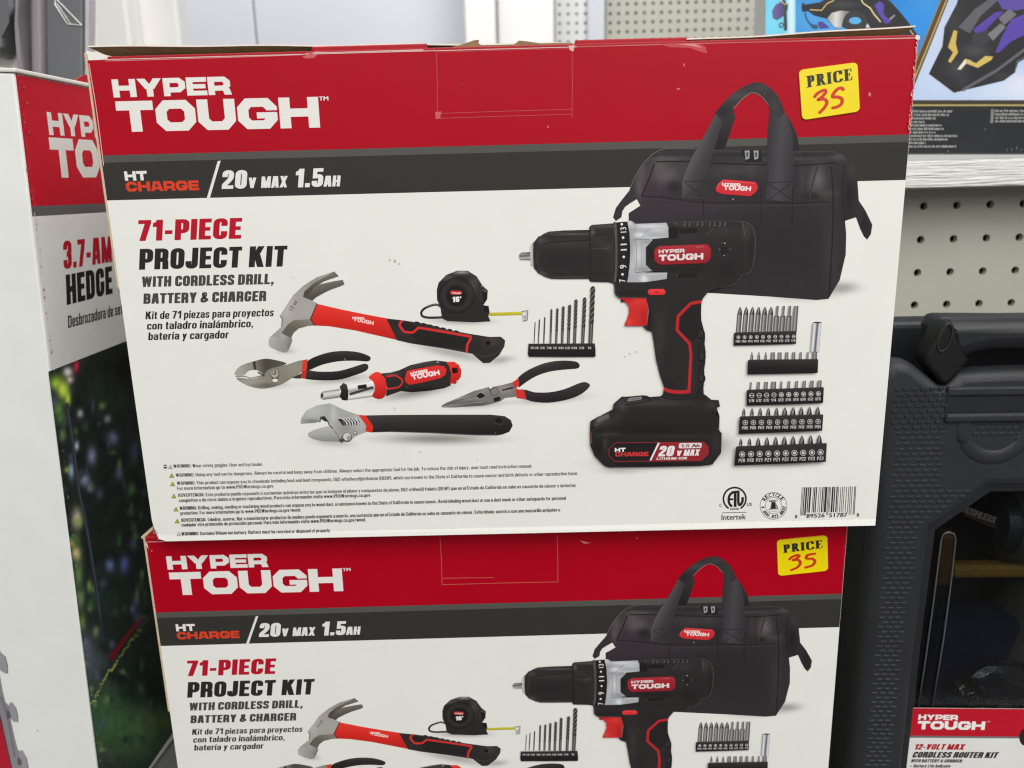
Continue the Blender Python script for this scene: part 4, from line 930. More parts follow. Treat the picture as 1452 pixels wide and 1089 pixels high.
for t, y0, y1, x, cp in (('13', 212, 160, 1146, 62), ('11', 396, 330, 1152, 66), ('9', 580, 546, 1148, 70), ('7', 722, 692, 1138, 66)):
    A.text(t, (x, y0), (x - 2, y1), cp * .95, NW, 'bf', bold=.015, res=3)
for x, y in ((1100, 130), (1113, 268), (1120, 466), (1107, 645)): A.ell(x, y, 13, 13, NW)
# silver gear case
A.r = rG1
SV = (172, 173, 176)
A.shade([(66, 95), (90, 92), (118, 100), (152, 126), (330, 120), (470, 114), (490, 160), (492, 266), (330, 282), (310, 296), (335, 288), (262, 368), (262, 545), (332, 612), (230, 628), (478, 626), (474, 692), (260, 724), (160, 728), (66, 728), (90, 600), (98, 400), (90, 220)],
    A.blobs(SV, [(110, 300, 40, 200, (156, 157, 160)), (300, 150, 180, 22, (214, 215, 217)), (380, 190, 100, 24, (198, 199, 202)), (200, 240, 60, 26, (222, 223, 225)), (180, 450, 50, 100, (204, 205, 207)), (120, 560, 40, 80, (186, 187, 190)), (240, 690, 40, 40, (226, 227, 228)), (400, 660, 80, 20, (176, 176, 178)), (330, 270, 140, 12, (196, 197, 199)), (240, 590, 80, 20, (146, 147, 150)), (280, 310, 60, 16, (150, 150, 153)), (95, 120, 30, 24, (206, 207, 209))]), 1.6)
A.stroke([(130, 292), (300, 284)], 6, (112, 112, 115)); A.stroke([(140, 276), (215, 272), (262, 196), (300, 186)], 5, (136, 136, 139)); A.stroke([(140, 300), (160, 340), (158, 560), (136, 620)], 5, (132, 132, 135), sm=3); A.stroke([(152, 626), (250, 618), (320, 610)], 7, (104, 104, 107)); A.stroke([(210, 300), (216, 560)], 4, (150, 150, 153)); A.stroke([(286, 646), (474, 638)], 4, (226, 226, 228)); A.stroke([(118, 104), (150, 140), (150, 200)], 4, (150, 150, 153), sm=3)
# motor housing
A.shade([(470, 114), (560, 106), (700, 102), (900, 98), (1100, 97), (1200, 98), (1262, 104), (1320, 126), (1356, 160), (1376, 220), (1386, 290), (1382, 380), (1372, 480), (1345, 590), (1300, 636), (1240, 656), (1215, 700), (1180, 736), (1100, 766), (1000, 784), (930, 800), (882, 830), (850, 880), (830, 930), (0, 930), (0, 724), (66, 728), (160, 728), (262, 724), (474, 692), (478, 626), (332, 612), (262, 545), (262, 368), (335, 288), (492, 268), (490, 160)],
    A.blobs(DB, [(700, 130, 180, 20, (60, 56, 57)), (540, 220, 60, 60, (32, 29, 30)), (700, 250, 160, 60, (52, 48, 50)), (1050, 200, 140, 70, (55, 51, 53)), (1300, 200, 60, 100, (60, 57, 58)), (700, 590, 260, 40, (36, 33, 34)), (1100, 600, 120, 100, (36, 34, 35)), (300, 420, 40, 80, (34, 31, 32)), (600, 760, 300, 40, (44, 41, 43)), (1340, 400, 30, 180, (38, 36, 37)), (200, 780, 200, 30, (36, 33, 34)), (1200, 450, 60, 140, (42, 40, 41))]), 2)
A.stroke([(1200, 97), (1262, 103), (1322, 126), (1358, 162), (1378, 220), (1387, 290), (1383, 380), (1373, 480), (1346, 590), (1300, 637), (1240, 657), (1215, 701), (1180, 737), (1100, 767), (1000, 785), (930, 801), (882, 831), (850, 880)], 4, (94, 91, 92), sm=3)
A.stroke([(480, 122), (560, 108), (700, 103), (900, 99), (1100, 98), (1200, 98)], 4, (84, 80, 82), sm=3); A.stroke([(1250, 112), (1266, 180), (1270, 240)], 7, (92, 89, 90), sm=3); A.stroke([(1212, 100), (1220, 240)], 4, (36, 34, 35)); A.stroke([(890, 248), (950, 170)], 6, (80, 77, 78)); A.stroke([(1352, 240), (1376, 226)], 4, (90, 87, 88))
for x in (655, 705, 785, 833, 910, 958, 1015, 1066): A.stroke([(x, 108), (x + 14, 128), (x + 2, 144), (x - 10, 146)], 9, (100, 97, 98), sm=2); A.stroke([(x + 12, 110), (x + 26, 130), (x + 14, 148)], 8, (28, 26, 27), sm=2)
A.stroke([(560, 110), (574, 140)], 8, (96, 93, 94)); A.poly([(488, 188), (520, 160), (570, 166), (582, 200), (590, 262), (500, 268)], (31, 28, 29)); A.poly([(600, 176), (780, 170), (790, 214), (620, 222)], (32, 29, 31)); A.stroke([(484, 150), (566, 142)], 6, (62, 58, 59))
A.stroke([(335, 288), (262, 368), (262, 545), (335, 612)], 5, (28, 26, 27))
for x, y, r_, c in ((1068, 326, 6, 210), (1040, 322, 4, 130), (1016, 390, 7, 120), (1062, 452, 5, 190), (1120, 386, 5, 110), (1134, 386, 4, 100), (1100, 320, 3, 90), (1015, 460, 4, 70)): A.ell(x, y, r_, r_, (c, c, c + 2))
A.poly([(1036, 360), (1092, 360), (1096, 420), (1040, 422)], (36, 34, 36)); A.stroke([(576, 640), (576, 668)], 7, (92, 88, 89)); A.poly([(590, 638), (780, 630), (780, 664), (600, 670)], (33, 30, 31))
A.shade([(341, 412), (352, 388), (392, 354), (600, 344), (880, 334), (906, 348), (926, 384), (922, 480), (908, 504), (870, 530), (600, 542), (404, 547), (378, 536), (345, 502)], A.lg((600, 340), (620, 545), (174, 50, 58), (158, 38, 48), (146, 34, 44)))
A.stroke([(341, 412), (352, 388), (392, 354), (880, 334), (926, 384), (922, 480), (870, 530), (404, 547), (345, 502)], 4, (104, 34, 40), closed=True)
A.text('HYPER', (388, 430), (655, 419), 38, (226, 216, 214), 'logo', gap=.07); A.text('TOUGH', (390, 508), (846, 490), 64, (230, 220, 218), 'logo', gap=.07); A.stroke([(772, 365), (856, 361)], 9, (186, 96, 100))
A.shade([(275, 828), (280, 804), (300, 795), (440, 794), (460, 806), (462, 840), (446, 857), (296, 858), (278, 846)], A.lg((370, 795), (370, 858), (232, 66, 66), (216, 50, 52))); A.ell(362, 830, 16, 6, (150, 28, 30))
# trigger and handle
A.r = rH
A.shade([(222, 84), (372, 84), (384, 140), (377, 236), (352, 240), (258, 240), (253, 232), (266, 205), (279, 165), (276, 130), (258, 108)], A.blobs((204, 46, 44), [(330, 110, 40, 20, (214, 58, 54)), (360, 200, 20, 50, (182, 34, 36)), (280, 220, 20, 20, (220, 64, 58)), (262, 96, 40, 8, (168, 30, 32))]))
A.shade([(196, 0), (700, 0), (862, 0), (800, 22), (745, 40), (712, 54), (682, 92), (672, 130), (676, 210), (690, 262), (697, 300), (694, 340), (700, 380), (698, 440), (692, 480), (694, 530), (688, 570), (690, 645), (560, 655), (440, 640), (464, 618), (472, 580), (448, 510), (426, 420), (414, 330), (404, 272), (375, 262), (354, 242), (379, 236), (388, 150), (374, 84), (222, 83), (204, 70), (198, 56)],
    A.blobs((45, 41, 42), [(450, 300, 30, 120, (58, 54, 55)), (600, 120, 40, 30, (38, 35, 36)), (620, 520, 30, 80, (50, 46, 47)), (660, 200, 20, 80, (36, 33, 34)), (640, 300, 40, 60, (48, 44, 45)), (280, 60, 80, 16, (36, 33, 34)), (392, 200, 10, 60, (30, 27, 28)), (500, 560, 40, 30, (38, 35, 36)), (480, 20, 200, 30, (44, 41, 43))]), 2)
for i in range(10):
    for j in range(6):
        if (i + j) % 2 == 0: A.ell(440 + j * 9 + i * 3, 300 + i * 18, 3, 5, (35, 32, 33))
A.poly([(640, 108), (676, 108), (672, 210), (690, 270), (660, 300), (630, 320), (560, 262), (565, 190)], (38, 35, 36))
for y, x in ((286, 676), (408, 680), (528, 678)): A.ell(x, y, 20, 27, (30, 28, 29)); A.ell(x - 3, y - 3, 13, 20, (54, 50, 51)); A.stroke([(692, y + 34), (664, y + 60), (662, y + 90)], 4, (32, 29, 30), sm=3)
RL = (184, 42, 46)
A.stroke([(676, 106), (617, 116), (547, 187), (541, 263), (611, 337), (618, 400), (607, 604)], 17, RL, rad=6); A.stroke([(471, 585), (500, 598), (560, 604), (615, 599)], 20, RL, sm=3)
A.stroke([(200, 2), (202, 62), (222, 82), (374, 84)], 4, (70, 66, 67), rad=8)
A.shade([(380, 54), (384, 42), (396, 37), (464, 36), (478, 46), (478, 60), (466, 69), (394, 70), (383, 64)], A.lg((430, 37), (430, 70), (232, 66, 66), (214, 48, 50))); A.ell(428, 55, 9, 3.5, (150, 28, 30))
# battery
A.r = rH1
A.shade([(50, 338), (64, 326), (280, 214), (288, 158), (372, 84), (430, 84), (585, 70), (632, 74), (655, 88), (768, 80), (800, 58), (1208, 54), (1240, 74), (1292, 116), (1362, 118), (1380, 186), (1346, 200), (1376, 284), (1372, 430), (1398, 460), (1392, 660), (1302, 782), (1180, 796), (700, 806), (240, 812), (190, 792), (92, 692), (50, 588), (44, 450)],
    A.blobs((42, 38, 39), [(700, 150, 400, 40, (66, 62, 62)), (380, 190, 50, 50, (72, 68, 67)), (330, 300, 50, 70, (54, 50, 50)), (900, 220, 340, 30, (46, 42, 43)), (1340, 560, 40, 100, (52, 49, 50)), (700, 420, 500, 60, (33, 30, 31)), (140, 600, 60, 80, (34, 31, 32)), (1290, 170, 60, 40, (60, 56, 56)), (170, 330, 100, 60, (60, 57, 57)), (700, 780, 500, 18, (28, 26, 26)), (260, 470, 120, 16, (58, 55, 55)), (900, 490, 400, 12, (52, 49, 49)), (200, 560, 24, 80, (60, 57, 57))]), 2)
A.stroke([(285, 214), (300, 290), (340, 330), (420, 348)], 6, (26, 24, 25), sm=3); A.stroke([(300, 200), (420, 90)], 4, (84, 80, 79), sm=2); A.stroke([(770, 84), (830, 108), (1000, 112), (1230, 96)], 5, (30, 27, 28), sm=3); A.stroke([(760, 92), (810, 116)], 4, (100, 96, 95)); A.stroke([(640, 88), (655, 112), (640, 134), (400, 170)], 8, (28, 26, 26), sm=3)
A.poly([(428, 120), (450, 98), (572, 82), (578, 104), (560, 116), (432, 134)], (134, 132, 131)); A.poly([(440, 124), (452, 108), (560, 94), (562, 104), (550, 112)], (112, 110, 110))
A.poly([(90, 336), (112, 296), (240, 246), (258, 300), (246, 316), (110, 392), (90, 400)], (72, 69, 69)); A.poly([(108, 320), (130, 290), (236, 258), (246, 300), (116, 366)], (98, 96, 96)); A.stroke([(108, 320), (130, 290), (236, 258), (246, 300), (116, 366)], 5, (40, 37, 38), closed=True); A.stroke([(84, 432), (210, 366), (330, 310)], 6, (62, 59, 59), sm=2); A.stroke([(92, 500), (200, 470)], 6, (66, 63, 63))
A.poly([(50, 450), (60, 440), (66, 560), (56, 576)], (130, 60, 52)); A.ell(1352, 262, 12, 26, (22, 20, 21)); A.ell(1310, 250, 9, 14, (20, 18, 19)); A.poly([(1366, 396), (1374, 380), (1376, 430), (1366, 430)], (150, 148, 146)); A.stroke([(1320, 120), (1364, 122), (1378, 184), (1348, 196)], 5, (78, 75, 75)); A.stroke([(240, 560), (200, 620), (230, 730), (300, 790)], 5, (54, 51, 51), sm=2); A.stroke([(1270, 500), (1300, 560), (1296, 690), (1220, 780)], 5, (56, 53, 53), sm=2)
A.poly([(310, 556), (1210, 550), (1262, 600), (1260, 672), (1190, 741), (300, 750), (238, 690), (240, 622)], (36, 32, 33))
A.poly([(752, 556), (1210, 550), (1262, 600), (1260, 672), (1190, 741), (660, 746)], (146, 40, 48))
A.stroke([(312, 557), (1210, 551), (1261, 600), (1259, 672), (1190, 740), (302, 749), (239, 690), (241, 622)], 7, (150, 46, 52), closed=True)
A.poly([(742, 558), (762, 558), (674, 738), (656, 738)], (236, 232, 230))
A.text('HT', (300, 653), (410, 650), 42, (236, 234, 232), 'logo', gap=.07); A.text('CHARGE', (304, 699), (646, 693), 43, (206, 58, 58), 'logo', gap=.07)
A.text('20', (742, 697), (896, 695), 108, (232, 226, 224), 'heavy', .2); A.text('V', (928, 692), (978, 691), 54, (232, 226, 224), 'heavy', .2); A.text('MAX', (1002, 691), (1162, 688), 64, (232, 226, 224), 'heavy', .2)
A.poly(roundpath([(960, 560), (1192, 558), (1188, 610), (954, 615)], 18, True), (226, 218, 216)); A.text('1.5', (976, 605), (1062, 603), 32, (120, 34, 42), 'medium', .15); A.text('Ah', (1086, 603), (1166, 601), 32, (120, 34, 42), 'bf', .15, bold=.05)
A.text('LITHIUM-ION', (726, 733), (1036, 727), 26, (226, 214, 212), 'medium', .2)
A.make('printed_drill', kit)
kit_print_children = list(kit.children)

# scuffs and specks on the front of the carton
A = Art(front, 1e-5); A.r = (0, 0, 1)
rs = random.Random(5)
A.stroke([(126, 90), (131, 120), (136, 150), (142, 195), (147, 235)], 1.0, (226, 186, 184), sm=3)
A.stroke([(150, 86.5), (300, 82), (430, 77.5), (440, 75), (600, 71.5)], .9, (214, 150, 150), sm=2)
A.stroke([(440, 79), (448, 74), (470, 74.5), (600, 70.5)], 1.1, (232, 196, 190)); A.poly([(428, 80), (440, 76), (450, 77), (446, 82), (434, 83)], (200, 96, 100))
A.stroke([(818, 66.5), (900, 64), (975, 62), (1290, 54.5)], .9, (206, 120, 122)); A.poly([(935, 63), (960, 62.5), (992, 62), (1000, 66), (1003, 76), (992, 73), (978, 68), (950, 67)], (192, 74, 82))
A.poly([(960, 62.5), (985, 62), (996, 68), (980, 65)], (216, 140, 138))
for (p0, p1) in (((619, 71), (620, 168)), ((811, 66), (811, 167)), ((619, 161), (811, 155)), ((620, 168), (812, 162)), ((618, 74), (811, 69))): A.stroke([p0, ((p0[0] + p1[0]) / 2 + .5, (p0[1] + p1[1]) / 2 - .3), p1], .75, (196, 84, 86))
A.poly([(617, 159), (626, 158), (624, 168), (618, 169)], (196, 96, 96)); A.poly([(806, 65), (815, 64), (813, 73), (808, 71)], (226, 180, 176))
for x, y, w, h_ in ((962, 126, 2.5, 1.2), (1233, 134, 2, 3), (1098, 192, 1.5, 1), (560, 370, 2, 2.5), (566, 374, 1.5, 1.2), (553, 368, 1, 1), (777, 180, 1, 2), (970, 92, 1, 2.5)): A.ell(x, y, w, h_, (214, 110, 108) if y < 200 else (184, 184, 174))
for i in range(46): A.ell(rs.uniform(200, 1230), rs.uniform(300, 730), rs.uniform(.3, .8), rs.uniform(.3, .9), (190, 187, 176))
for i in range(30): A.ell(rs.uniform(150, 1290), rs.uniform(90, 195), rs.uniform(.3, .8), rs.uniform(.3, 1.1), (196, 70, 74))
for x, y in ((886, 505), (893, 501), (902, 498), (648, 540), (553, 368), (560, 579), (596, 640), (850, 640)): A.ell(x, y, 1.2, .8, (186, 186, 178))
for i in range(40): A.ell(1301 - (rs.uniform(0, 1) ** 1) * 0 + rs.uniform(-3, 0) - (i * 3.2) * .0917, 58 + i * 3.2, rs.uniform(.4, 1.4), rs.uniform(.8, 2.6), mix((206, 110, 110), (232, 190, 184), rs.random()))
A.make('surface_wear', kit)

# raised, half open top flap: brown board, white paper on top, pale front edge
def flap_grid(parent):
    n = 60; V = []; F = []; I = []
    def ez(u):                                   # height of the free edge above the rim
        K = ((0, .0060), (.12, .0052), (.28, .0038), (.5, .0024), (.66, .0014), (.72, .0022), (.82, .0030), (.92, .0042), (1, .0053))
        for (a, za), (b, zb) in zip(K, K[1:]):
            if u <= b: z = za + (zb - za) * (u - a) / (b - a); break
        return z
    rows = ((.004, 1.0), (.03, .82), (.09, .45), (D - .004, .02))
    th = .0006
    for s_ in (0, 1):
        for y, k in rows:
            for i in range(n + 1):
                u = i / n
                V.append((-hw - .0008 + u * (W + .0010), y, H + ez(u) * k + s_ * th + .0002 * math.sin(u * 37)))
    R = len(rows); N1 = n + 1
    for s_ in (0, 1):
        for j in range(R - 1):
            for i in range(n):
                a = s_ * R * N1 + j * N1 + i; F.append((a, a + 1, a + 1 + N1, a + N1)); I.append(0 if s_ == 0 else 1)
    for i in range(n): F.append((i, i + 1, i + 1 + R * N1, i + R * N1)); I.append(2)
    for j in range(R - 1):
        for i in (0, n): a = j * N1 + i; F.append((a, a + N1, a + N1 + R * N1, a + R * N1)); I.append(2)
    o = link_mesh('top_flap', V, F, None, parent, idx=I, mats=[BOARD, REDPAPER, PALE])
    return o
flap = flap_grid(kit)
# folded lips and rim of the flap that show red between the brown stretches
def lip(name, px0, px1, yt, m, y0=.0018, y1=.0042):
    a = front(px0, 70, 0).x; b = front(px1, 70, 0).x
    bm = bmesh.new(); bm_box(bm, a, b, y0, y1, H - .003, H + yt, .0006, 2)
    return bm_obj(name, bm, m, kit)
lip('flap_lip', 440, 606, .0034, REDPAPER); lip('flap_lip', 816, 975, .0032, REDPAPER)
# rim of the front panel
bm = bmesh.new(); bm_box(bm, -hw + .009, hw - .001, .0001, .0012, H - .002, H + .0012, .0004, 2)
bm_obj('front_rim', bm, REDPAPER, kit)
# torn brown board over the tuck slot
P = []
def pz(px, py, y=.0016): p = front(px, py, 0); return (p.x, p.z)
tp = [(609, 72), (611, 66.5), (640, 65.5), (656, 61), (672, 55.5), (679, 55), (678, 60), (684, 63.5), (700, 63), (728, 62.5), (736, 56), (750, 57.5), (766, 60), (812, 59), (813, 68)]
bm = bmesh.new(); bm_prism(bm, [pz(*p) for p in tp], .0022, .0030)
bm_obj('torn_tab', bm, BOARD, kit)
# raw board at the left front corner and white liner corner
bm = bmesh.new(); bm_box(bm, -hw - .0013, -hw - .0002, .0003, .0014, .13, H + .003, .0004, 2)
bm_obj('corner_edge', bm, EDGE, kit)
bm = bmesh.new(); bm_prism(bm, [pz(122, 85), (pz(119, 71)), pz(128, 72.5), pz(158, 79.5), pz(150, 82)], .0014, .0022)
bm_obj('corner_paper', bm, WHITEPAPER, kit)
bm = bmesh.new(); bm_prism(bm, [pz(1297, 55), pz(1299, 49.5), pz(1303.5, 51), pz(1304, 56), pz(1300, 57)], -.0004, .001)
bm_obj('worn_corner', bm, PALE, kit)

# yellow price sticker
YEL = (240, 216, 0)
def sticker(parent, base, q, digits):
    P = Patch(base, q)
    A = Art(P, 6e-4); n = 7; r = .085; pts = []
    for cx, cy, a in ((1 - r, r, -90), (1 - r, 1 - r, 0), (r, 1 - r, 90), (r, r, 180)):
        for k in range(n): t = math.radians(a + 90 * k / (n - 1)); pts.append((cx + r * math.cos(t), cy + r * math.sin(t)))
    A.poly(pts, YEL)
    m = len(pts); base_i = len(A.V)
    for x, y in pts: A.V.append(P(x, y, 2e-5)); A.C.append(lin((236, 220, 90)))
    for i in range(m): A.F.append((i, (i + 1) % m, base_i + (i + 1) % m, base_i + i))
    st = A.make('price_sticker', parent, STICK)
    A = Art(P, 6.2e-4)
    A.text('PRICE', (.11, .375), (.90, .345), .235, (38, 44, 20), 'serif', gap=.08)
    A.make('price_text', st, STICK)
    A = Art(P, 6.3e-4)
    for d in digits:
        c = (206, 50, 26); p = catmull(d, False, 6)
        A.stroke(p, .062, c); A.ell(d[0][0], d[0][1], .031, .031, c); A.ell(d[-1][0], d[-1][1], .031, .031, c)
    A.make('handwritten_price', st, STICK)
    return st
sticker(kit, front, [(1132, 99.5), (1215, 88.5), (1218.5, 158), (1137, 170.5)], (
    [(.24, .57), (.30, .51), (.41, .47), (.43, .52), (.36, .60), (.30, .64), (.40, .65), (.44, .72), (.40, .81), (.31, .90)],
    [(.73, .51), (.70, .475), (.63, .49), (.56, .57), (.55, .63), (.63, .645), (.70, .70), (.69, .79), (.62, .84), (.54, .85)]))

# ---- the lower box is a copy of the same carton
low = copy_tree(kit, None, skip=('top_flap', 'flap_lip', 'front_rim', 'torn_tab', 'corner_paper', 'worn_corner', 'surface_wear', 'price_sticker'))
low.matrix_world = Matrix.Translation((W / 2 - 0.0089, 0.0095, 0.0)) @ Matrix.Rotation(0.0102, 4, 'Z')
bpy.context.view_layer.update()
lowfront = Flat(low.matrix_world.translation, low.matrix_world.to_3x3() @ Vector((0, -1, 0)), low)
sticker(low, lowfront, [(1101, 765.5), (1172.5, 758.5), (1173.5, 808.5), (1103, 816)], (
    [(.24, .56), (.30, .50), (.40, .47), (.43, .51), (.36, .57), (.31, .60), (.41, .61), (.45, .70), (.39, .81), (.27, .87)],
    [(.74, .48), (.60, .50), (.57, .57), (.60, .60), (.70, .62), (.74, .70), (.69, .80), (.55, .84)]))
A = Art(lowfront, 1e-5); A.r = (0, 0, 1)
for (p0, p1) in (((624, 762), (627, 829)), ((790, 758), (791, 826)), ((627, 820), (700, 819)), ((627, 829), (791, 825))): A.stroke([p0, ((p0[0] + p1[0]) / 2 + .5, (p0[1] + p1[1]) / 2 - .3), p1], .7, (196, 104, 84))
A.poly([(822, 766), (830, 768), (838, 770), (828, 771)], (206, 120, 112)); A.ell(903, 763, .8, .8, (220, 150, 140)); A.ell(215, 781, 1.2, .6, (224, 150, 148))
A.poly([(205.5, 771), (208.5, 770), (211, 779), (209, 776)], (222, 200, 190))
A.stroke([(1197, 770), (1194, 830)], 1.2, (160, 30, 44))
A.make('surface_wear', low)
bm = bmesh.new(); bm_box(bm, -hw - .0005, hw, .0005, D, H - .0035, H + .0026, .0008, 2)
bm_obj('top_flap', bm, REDPAPER, low)
bm = bmesh.new(); bm_box(bm, -hw - .004, -hw + .012, .004, .02, H + .0004, H + .0012); bm_box(bm, -hw - .0035, -hw + .010, .0034, .004, H + .0003, H + .0013)
bm_obj('corner_edge', bm, EDGE, low)
tag(kit, 'upper red and white tool kit carton with raised brown top flap', 'box', 'red and white tool kit cartons')
tag(low, 'lower red and white tool kit carton with closed top, carrying the other carton', 'box', 'red and white tool kit cartons')

# ------------------------------------------------------------------ hedge trimmer carton at the left
dv = ray(830, 262).normalized()
nv = ray(20, 103).cross(ray(148, 1181)).normalized()
uv = nv.cross(dv).normalized()
if uv.z < 0: uv = -uv
HN = dv.cross(uv)                                  # outward normal of the printed face
HD, HW_ = 0.19, 0.17
O = hit(148, 1181, (0, 0, 1), 0)
low_z = min((O + dv * a - HN * b).z for a in (0, HD) for b in (0, HW_))
O = hit(148, 1181, (0, 0, 1), max(0.0, -low_z + .0003))
hb = empty('hedge_trimmer_box', frame(O, dv, uv))
bpy.context.view_layer.update()
hface = Flat(O, HN, hb); hside = Flat(O, -dv, hb)
HT_ = hface(20, 103, 0).z
def hz(px, py): return hface(px, py, 0).z
bm = bmesh.new()
def vquad(bm, *p): return bm.faces.new([bm.verts.new(q) for q in p])
bm_box(bm, 0, HD, 0, HW_, 0, HT_, .0012, 2)
hcart = bm_obj('carton', bm, INK2, hb)
ca = hcart.data.color_attributes.new('Col', 'FLOAT_COLOR', 'POINT')
for d in ca.data: d.color = lin((236, 237, 233))
zr = (hz(41, 292) + hz(148, 289)) / 2; zg = (hz(42.6, 307) + hz(151, 301)) / 2
def hband(name, za, zb, c, off):
    v = [(.0009, -off, za), (HD - .001, -off, za), (HD - .001, -off, zb), (.0009, -off, zb)]
    return link_mesh(name, v, [(0, 1, 2, 3)], INK2, hb, cols=[lin(c)] * 4)
hband('red_band', zr, HT_ - .0006, (198, 4, 36), 2e-5); hband('grey_stripe', zg, zr, (98, 97, 98), 2e-5)
L1, L2, L3 = (0, 0, .29379), (0, 300, .36723), (0, 680, .37572)
A = Art(hface, 3e-5); A.r = L1
A.text('HYPER', (238, 651), (312, 655), 108, WHITE, 'logo', gap=.07, vis='H')
A.text('TOUGH', (257, 858), (370, 857), 190, WHITE, 'logo', gap=.07, vis='T')
A.make('brand_logo', hb, INK2)
A = Art(hface, 3e-5); A.r = L2
A.text('3.7-AMP', (246, 223), (432, 194), 104, (186, 20, 46), 'heavy', .12, vis='3.7-AM')
A.text('HEDGE TRIMMER', (258, 361), (435, 316), 110, (30, 28, 28), 'heavy', .12, vis='HEDGE')
A.text('Desbrozadora de setos', (263, 450), (464, 397), 44, (44, 42, 42), 'title', .12, gap=.085, vis='Desbrozadora de se')
A.make('title_text', hb, INK2)
A = Art(hface, 3e-5); A.r = (0, 0, 1)
def K2(x, y): return (x * .36723, 300 + y * .36723)
def K3(x, y): return (x * .37572, 680 + y * .37572)
BL = []
rs = random.Random(11)
for (x, y), rx, ry, c in ((K2(215, 660), 9, 10, (120, 150, 50)), (K2(245, 690), 8, 14, (176, 200, 70)), (K2(262, 725), 4, 9, (160, 190, 70)), (K2(225, 760), 6, 10, (90, 130, 60)), (K2(235, 800), 7, 8, (80, 110, 60)), (K2(262, 620), 7, 7, (196, 190, 190)), (K2(294, 596), 4, 9, (190, 40, 60)), (K2(270, 650), 5, 5, (180, 170, 160)),
    (K2(310, 780), 4, 6, (150, 156, 170)), (K2(415, 800), 5, 6, (120, 122, 130)), (K2(435, 875), 8, 10, (96, 98, 124)), (K2(355, 945), 6, 12, (120, 126, 160)), (K2(325, 1035), 7, 9, (130, 134, 160)), (K2(275, 1000), 4, 12, (126, 150, 170)), (K2(296, 905), 3, 7, (150, 160, 180)), (K2(350, 1065), 5, 7, (120, 124, 150)), (K2(460, 1010), 5, 10, (80, 84, 108)), (K2(520, 930), 6, 14, (56, 60, 86)), (K2(395, 690), 20, 26, (30, 44, 34)), (K2(480, 600), 26, 26, (10, 12, 14)),
    (K3(290, 150), 7, 16, (176, 160, 140)), (K3(275, 238), 5, 6, (220, 160, 90)), (K3(288, 280), 7, 12, (190, 170, 120)), (K3(295, 360), 6, 20, (90, 120, 70)), (K3(310, 540), 5, 14, (100, 120, 60)), (K3(305, 450), 6, 14, (110, 130, 90)), (K3(415, 325), 6, 9, (110, 124, 180)), (K3(470, 320), 7, 12, (84, 90, 150)), (K3(450, 230), 3, 10, (50, 80, 40)), (K3(500, 490), 4, 7, (90, 90, 130)), (K3(400, 440), 26, 34, (30, 46, 40)), (K3(350, 700), 24, 40, (66, 70, 82)), (K3(320, 640), 10, 24, (76, 80, 90)),
    (K3(440, 880), 50, 50, (56, 84, 56)), (K3(540, 910), 10, 20, (100, 106, 80)), (K3(490, 960), 50, 40, (60, 88, 56)), (K3(610, 910), 18, 14, (64, 74, 40)), (K3(380, 1050), 20, 20, (44, 56, 48)), (K3(560, 780), 40, 30, (16, 26, 22)), (K3(480, 740), 30, 12, (20, 28, 24))):
    BL.append((x, y, rx, ry, c))
for i in range(120):
    x = rs.uniform(72, 215); y = rs.uniform(560, 1080)
    k_ = max(0, 1 - (x - 66 - (y - 527) * .123) / 75); c = rs.choice(((58, 84, 48), (30, 42, 34), (66, 74, 92), (44, 60, 56), (92, 112, 70), (120, 140, 80) if k_ > .5 else (50, 70, 48))); BL.append((x, y, rs.uniform(2, 6), rs.uniform(3, 10), c))
fb = A.blobs((25, 32, 30), BL)
def foliage(x, y):
    c = fb(x, y); n = noise.fractal(Vector((x * .09, y * .05, 3)), 1.0, 2.0, 4) * 10 + noise.noise(Vector((x * .3, y * .16, 7))) * 7
    return tuple(max(6, 1.42 * (v + n * (.5 + v / 110))) for v in c)
A.shade([(68.4, 527), (178, 484), (262, 452), (300, 962), (245, 1039), (150, 1177)], foliage, 2.2)
A.stroke([K2(258, 740), K2(280, 900), K2(305, 1085), K3(318, 120), K3(350, 330), K3(372, 480), K3(392, 620)], 4.6, (62, 64, 76), sm=3); A.stroke([K2(262, 760), K2(284, 900), K2(307, 1085), K3(330, 200), K3(356, 350), K3(380, 520)], 1.6, (92, 94, 110), sm=3)
A.poly([K3(410, 684), K3(414, 664), K3(470, 590), K3(530, 516), K3(534, 528), K3(480, 600), K3(424, 682)], (140, 22, 44))
for i in range(46):
    t = i / 45; x = 345 + (560 - 345) * t; y = 852 - (852 - 525) * (t ** .82) + rs.uniform(-8, 10)
    x, y = K3(x, y); a = rs.uniform(-.9, -.2); c = mix(rs.choice(((196, 200, 100), (150, 160, 90), (120, 120, 80), (176, 184, 60), (200, 196, 160))), (60, 60, 40), max(0, t - .3) * 1.2)
    A.ell(x, y, rs.uniform(2, 4.2), rs.uniform(1, 2.2), c, a, 8)
A.make('printed_hedge_photo', hb, INK2)
A = Art(hside, 2e-5); A.r = (0, 880, .192)
A.poly([(-400, -1400), (0, 400), (20, 520), (40, 600), (76, 640), (80, 730), (110, 870), (132, 950), (164, 992), (162, 1089), (190, 1300), (-400, 1300)], (142, 138, 142))
A.poly([(-400, -900), (0, 712), (86, 1089), (130, 1300), (-400, 1300)], (184, 22, 44)); A.stroke([(-20, 640), (2, 712), (86, 1089), (120, 1260)], 9, (64, 58, 62))
for q in ([(-10, 200), (8, 235), (38, 262), (56, 330), (58, 391), (34, 388), (0, 366)], [(66, 612), (92, 601), (116, 640), (132, 700), (133, 750), (104, 748), (76, 720)], [(140, 962), (168, 955), (196, 1010), (210, 1089), (205, 1120), (160, 1110)]): A.poly(q, (156, 153, 157)); A.stroke(q[2:5], 6, (112, 108, 112))
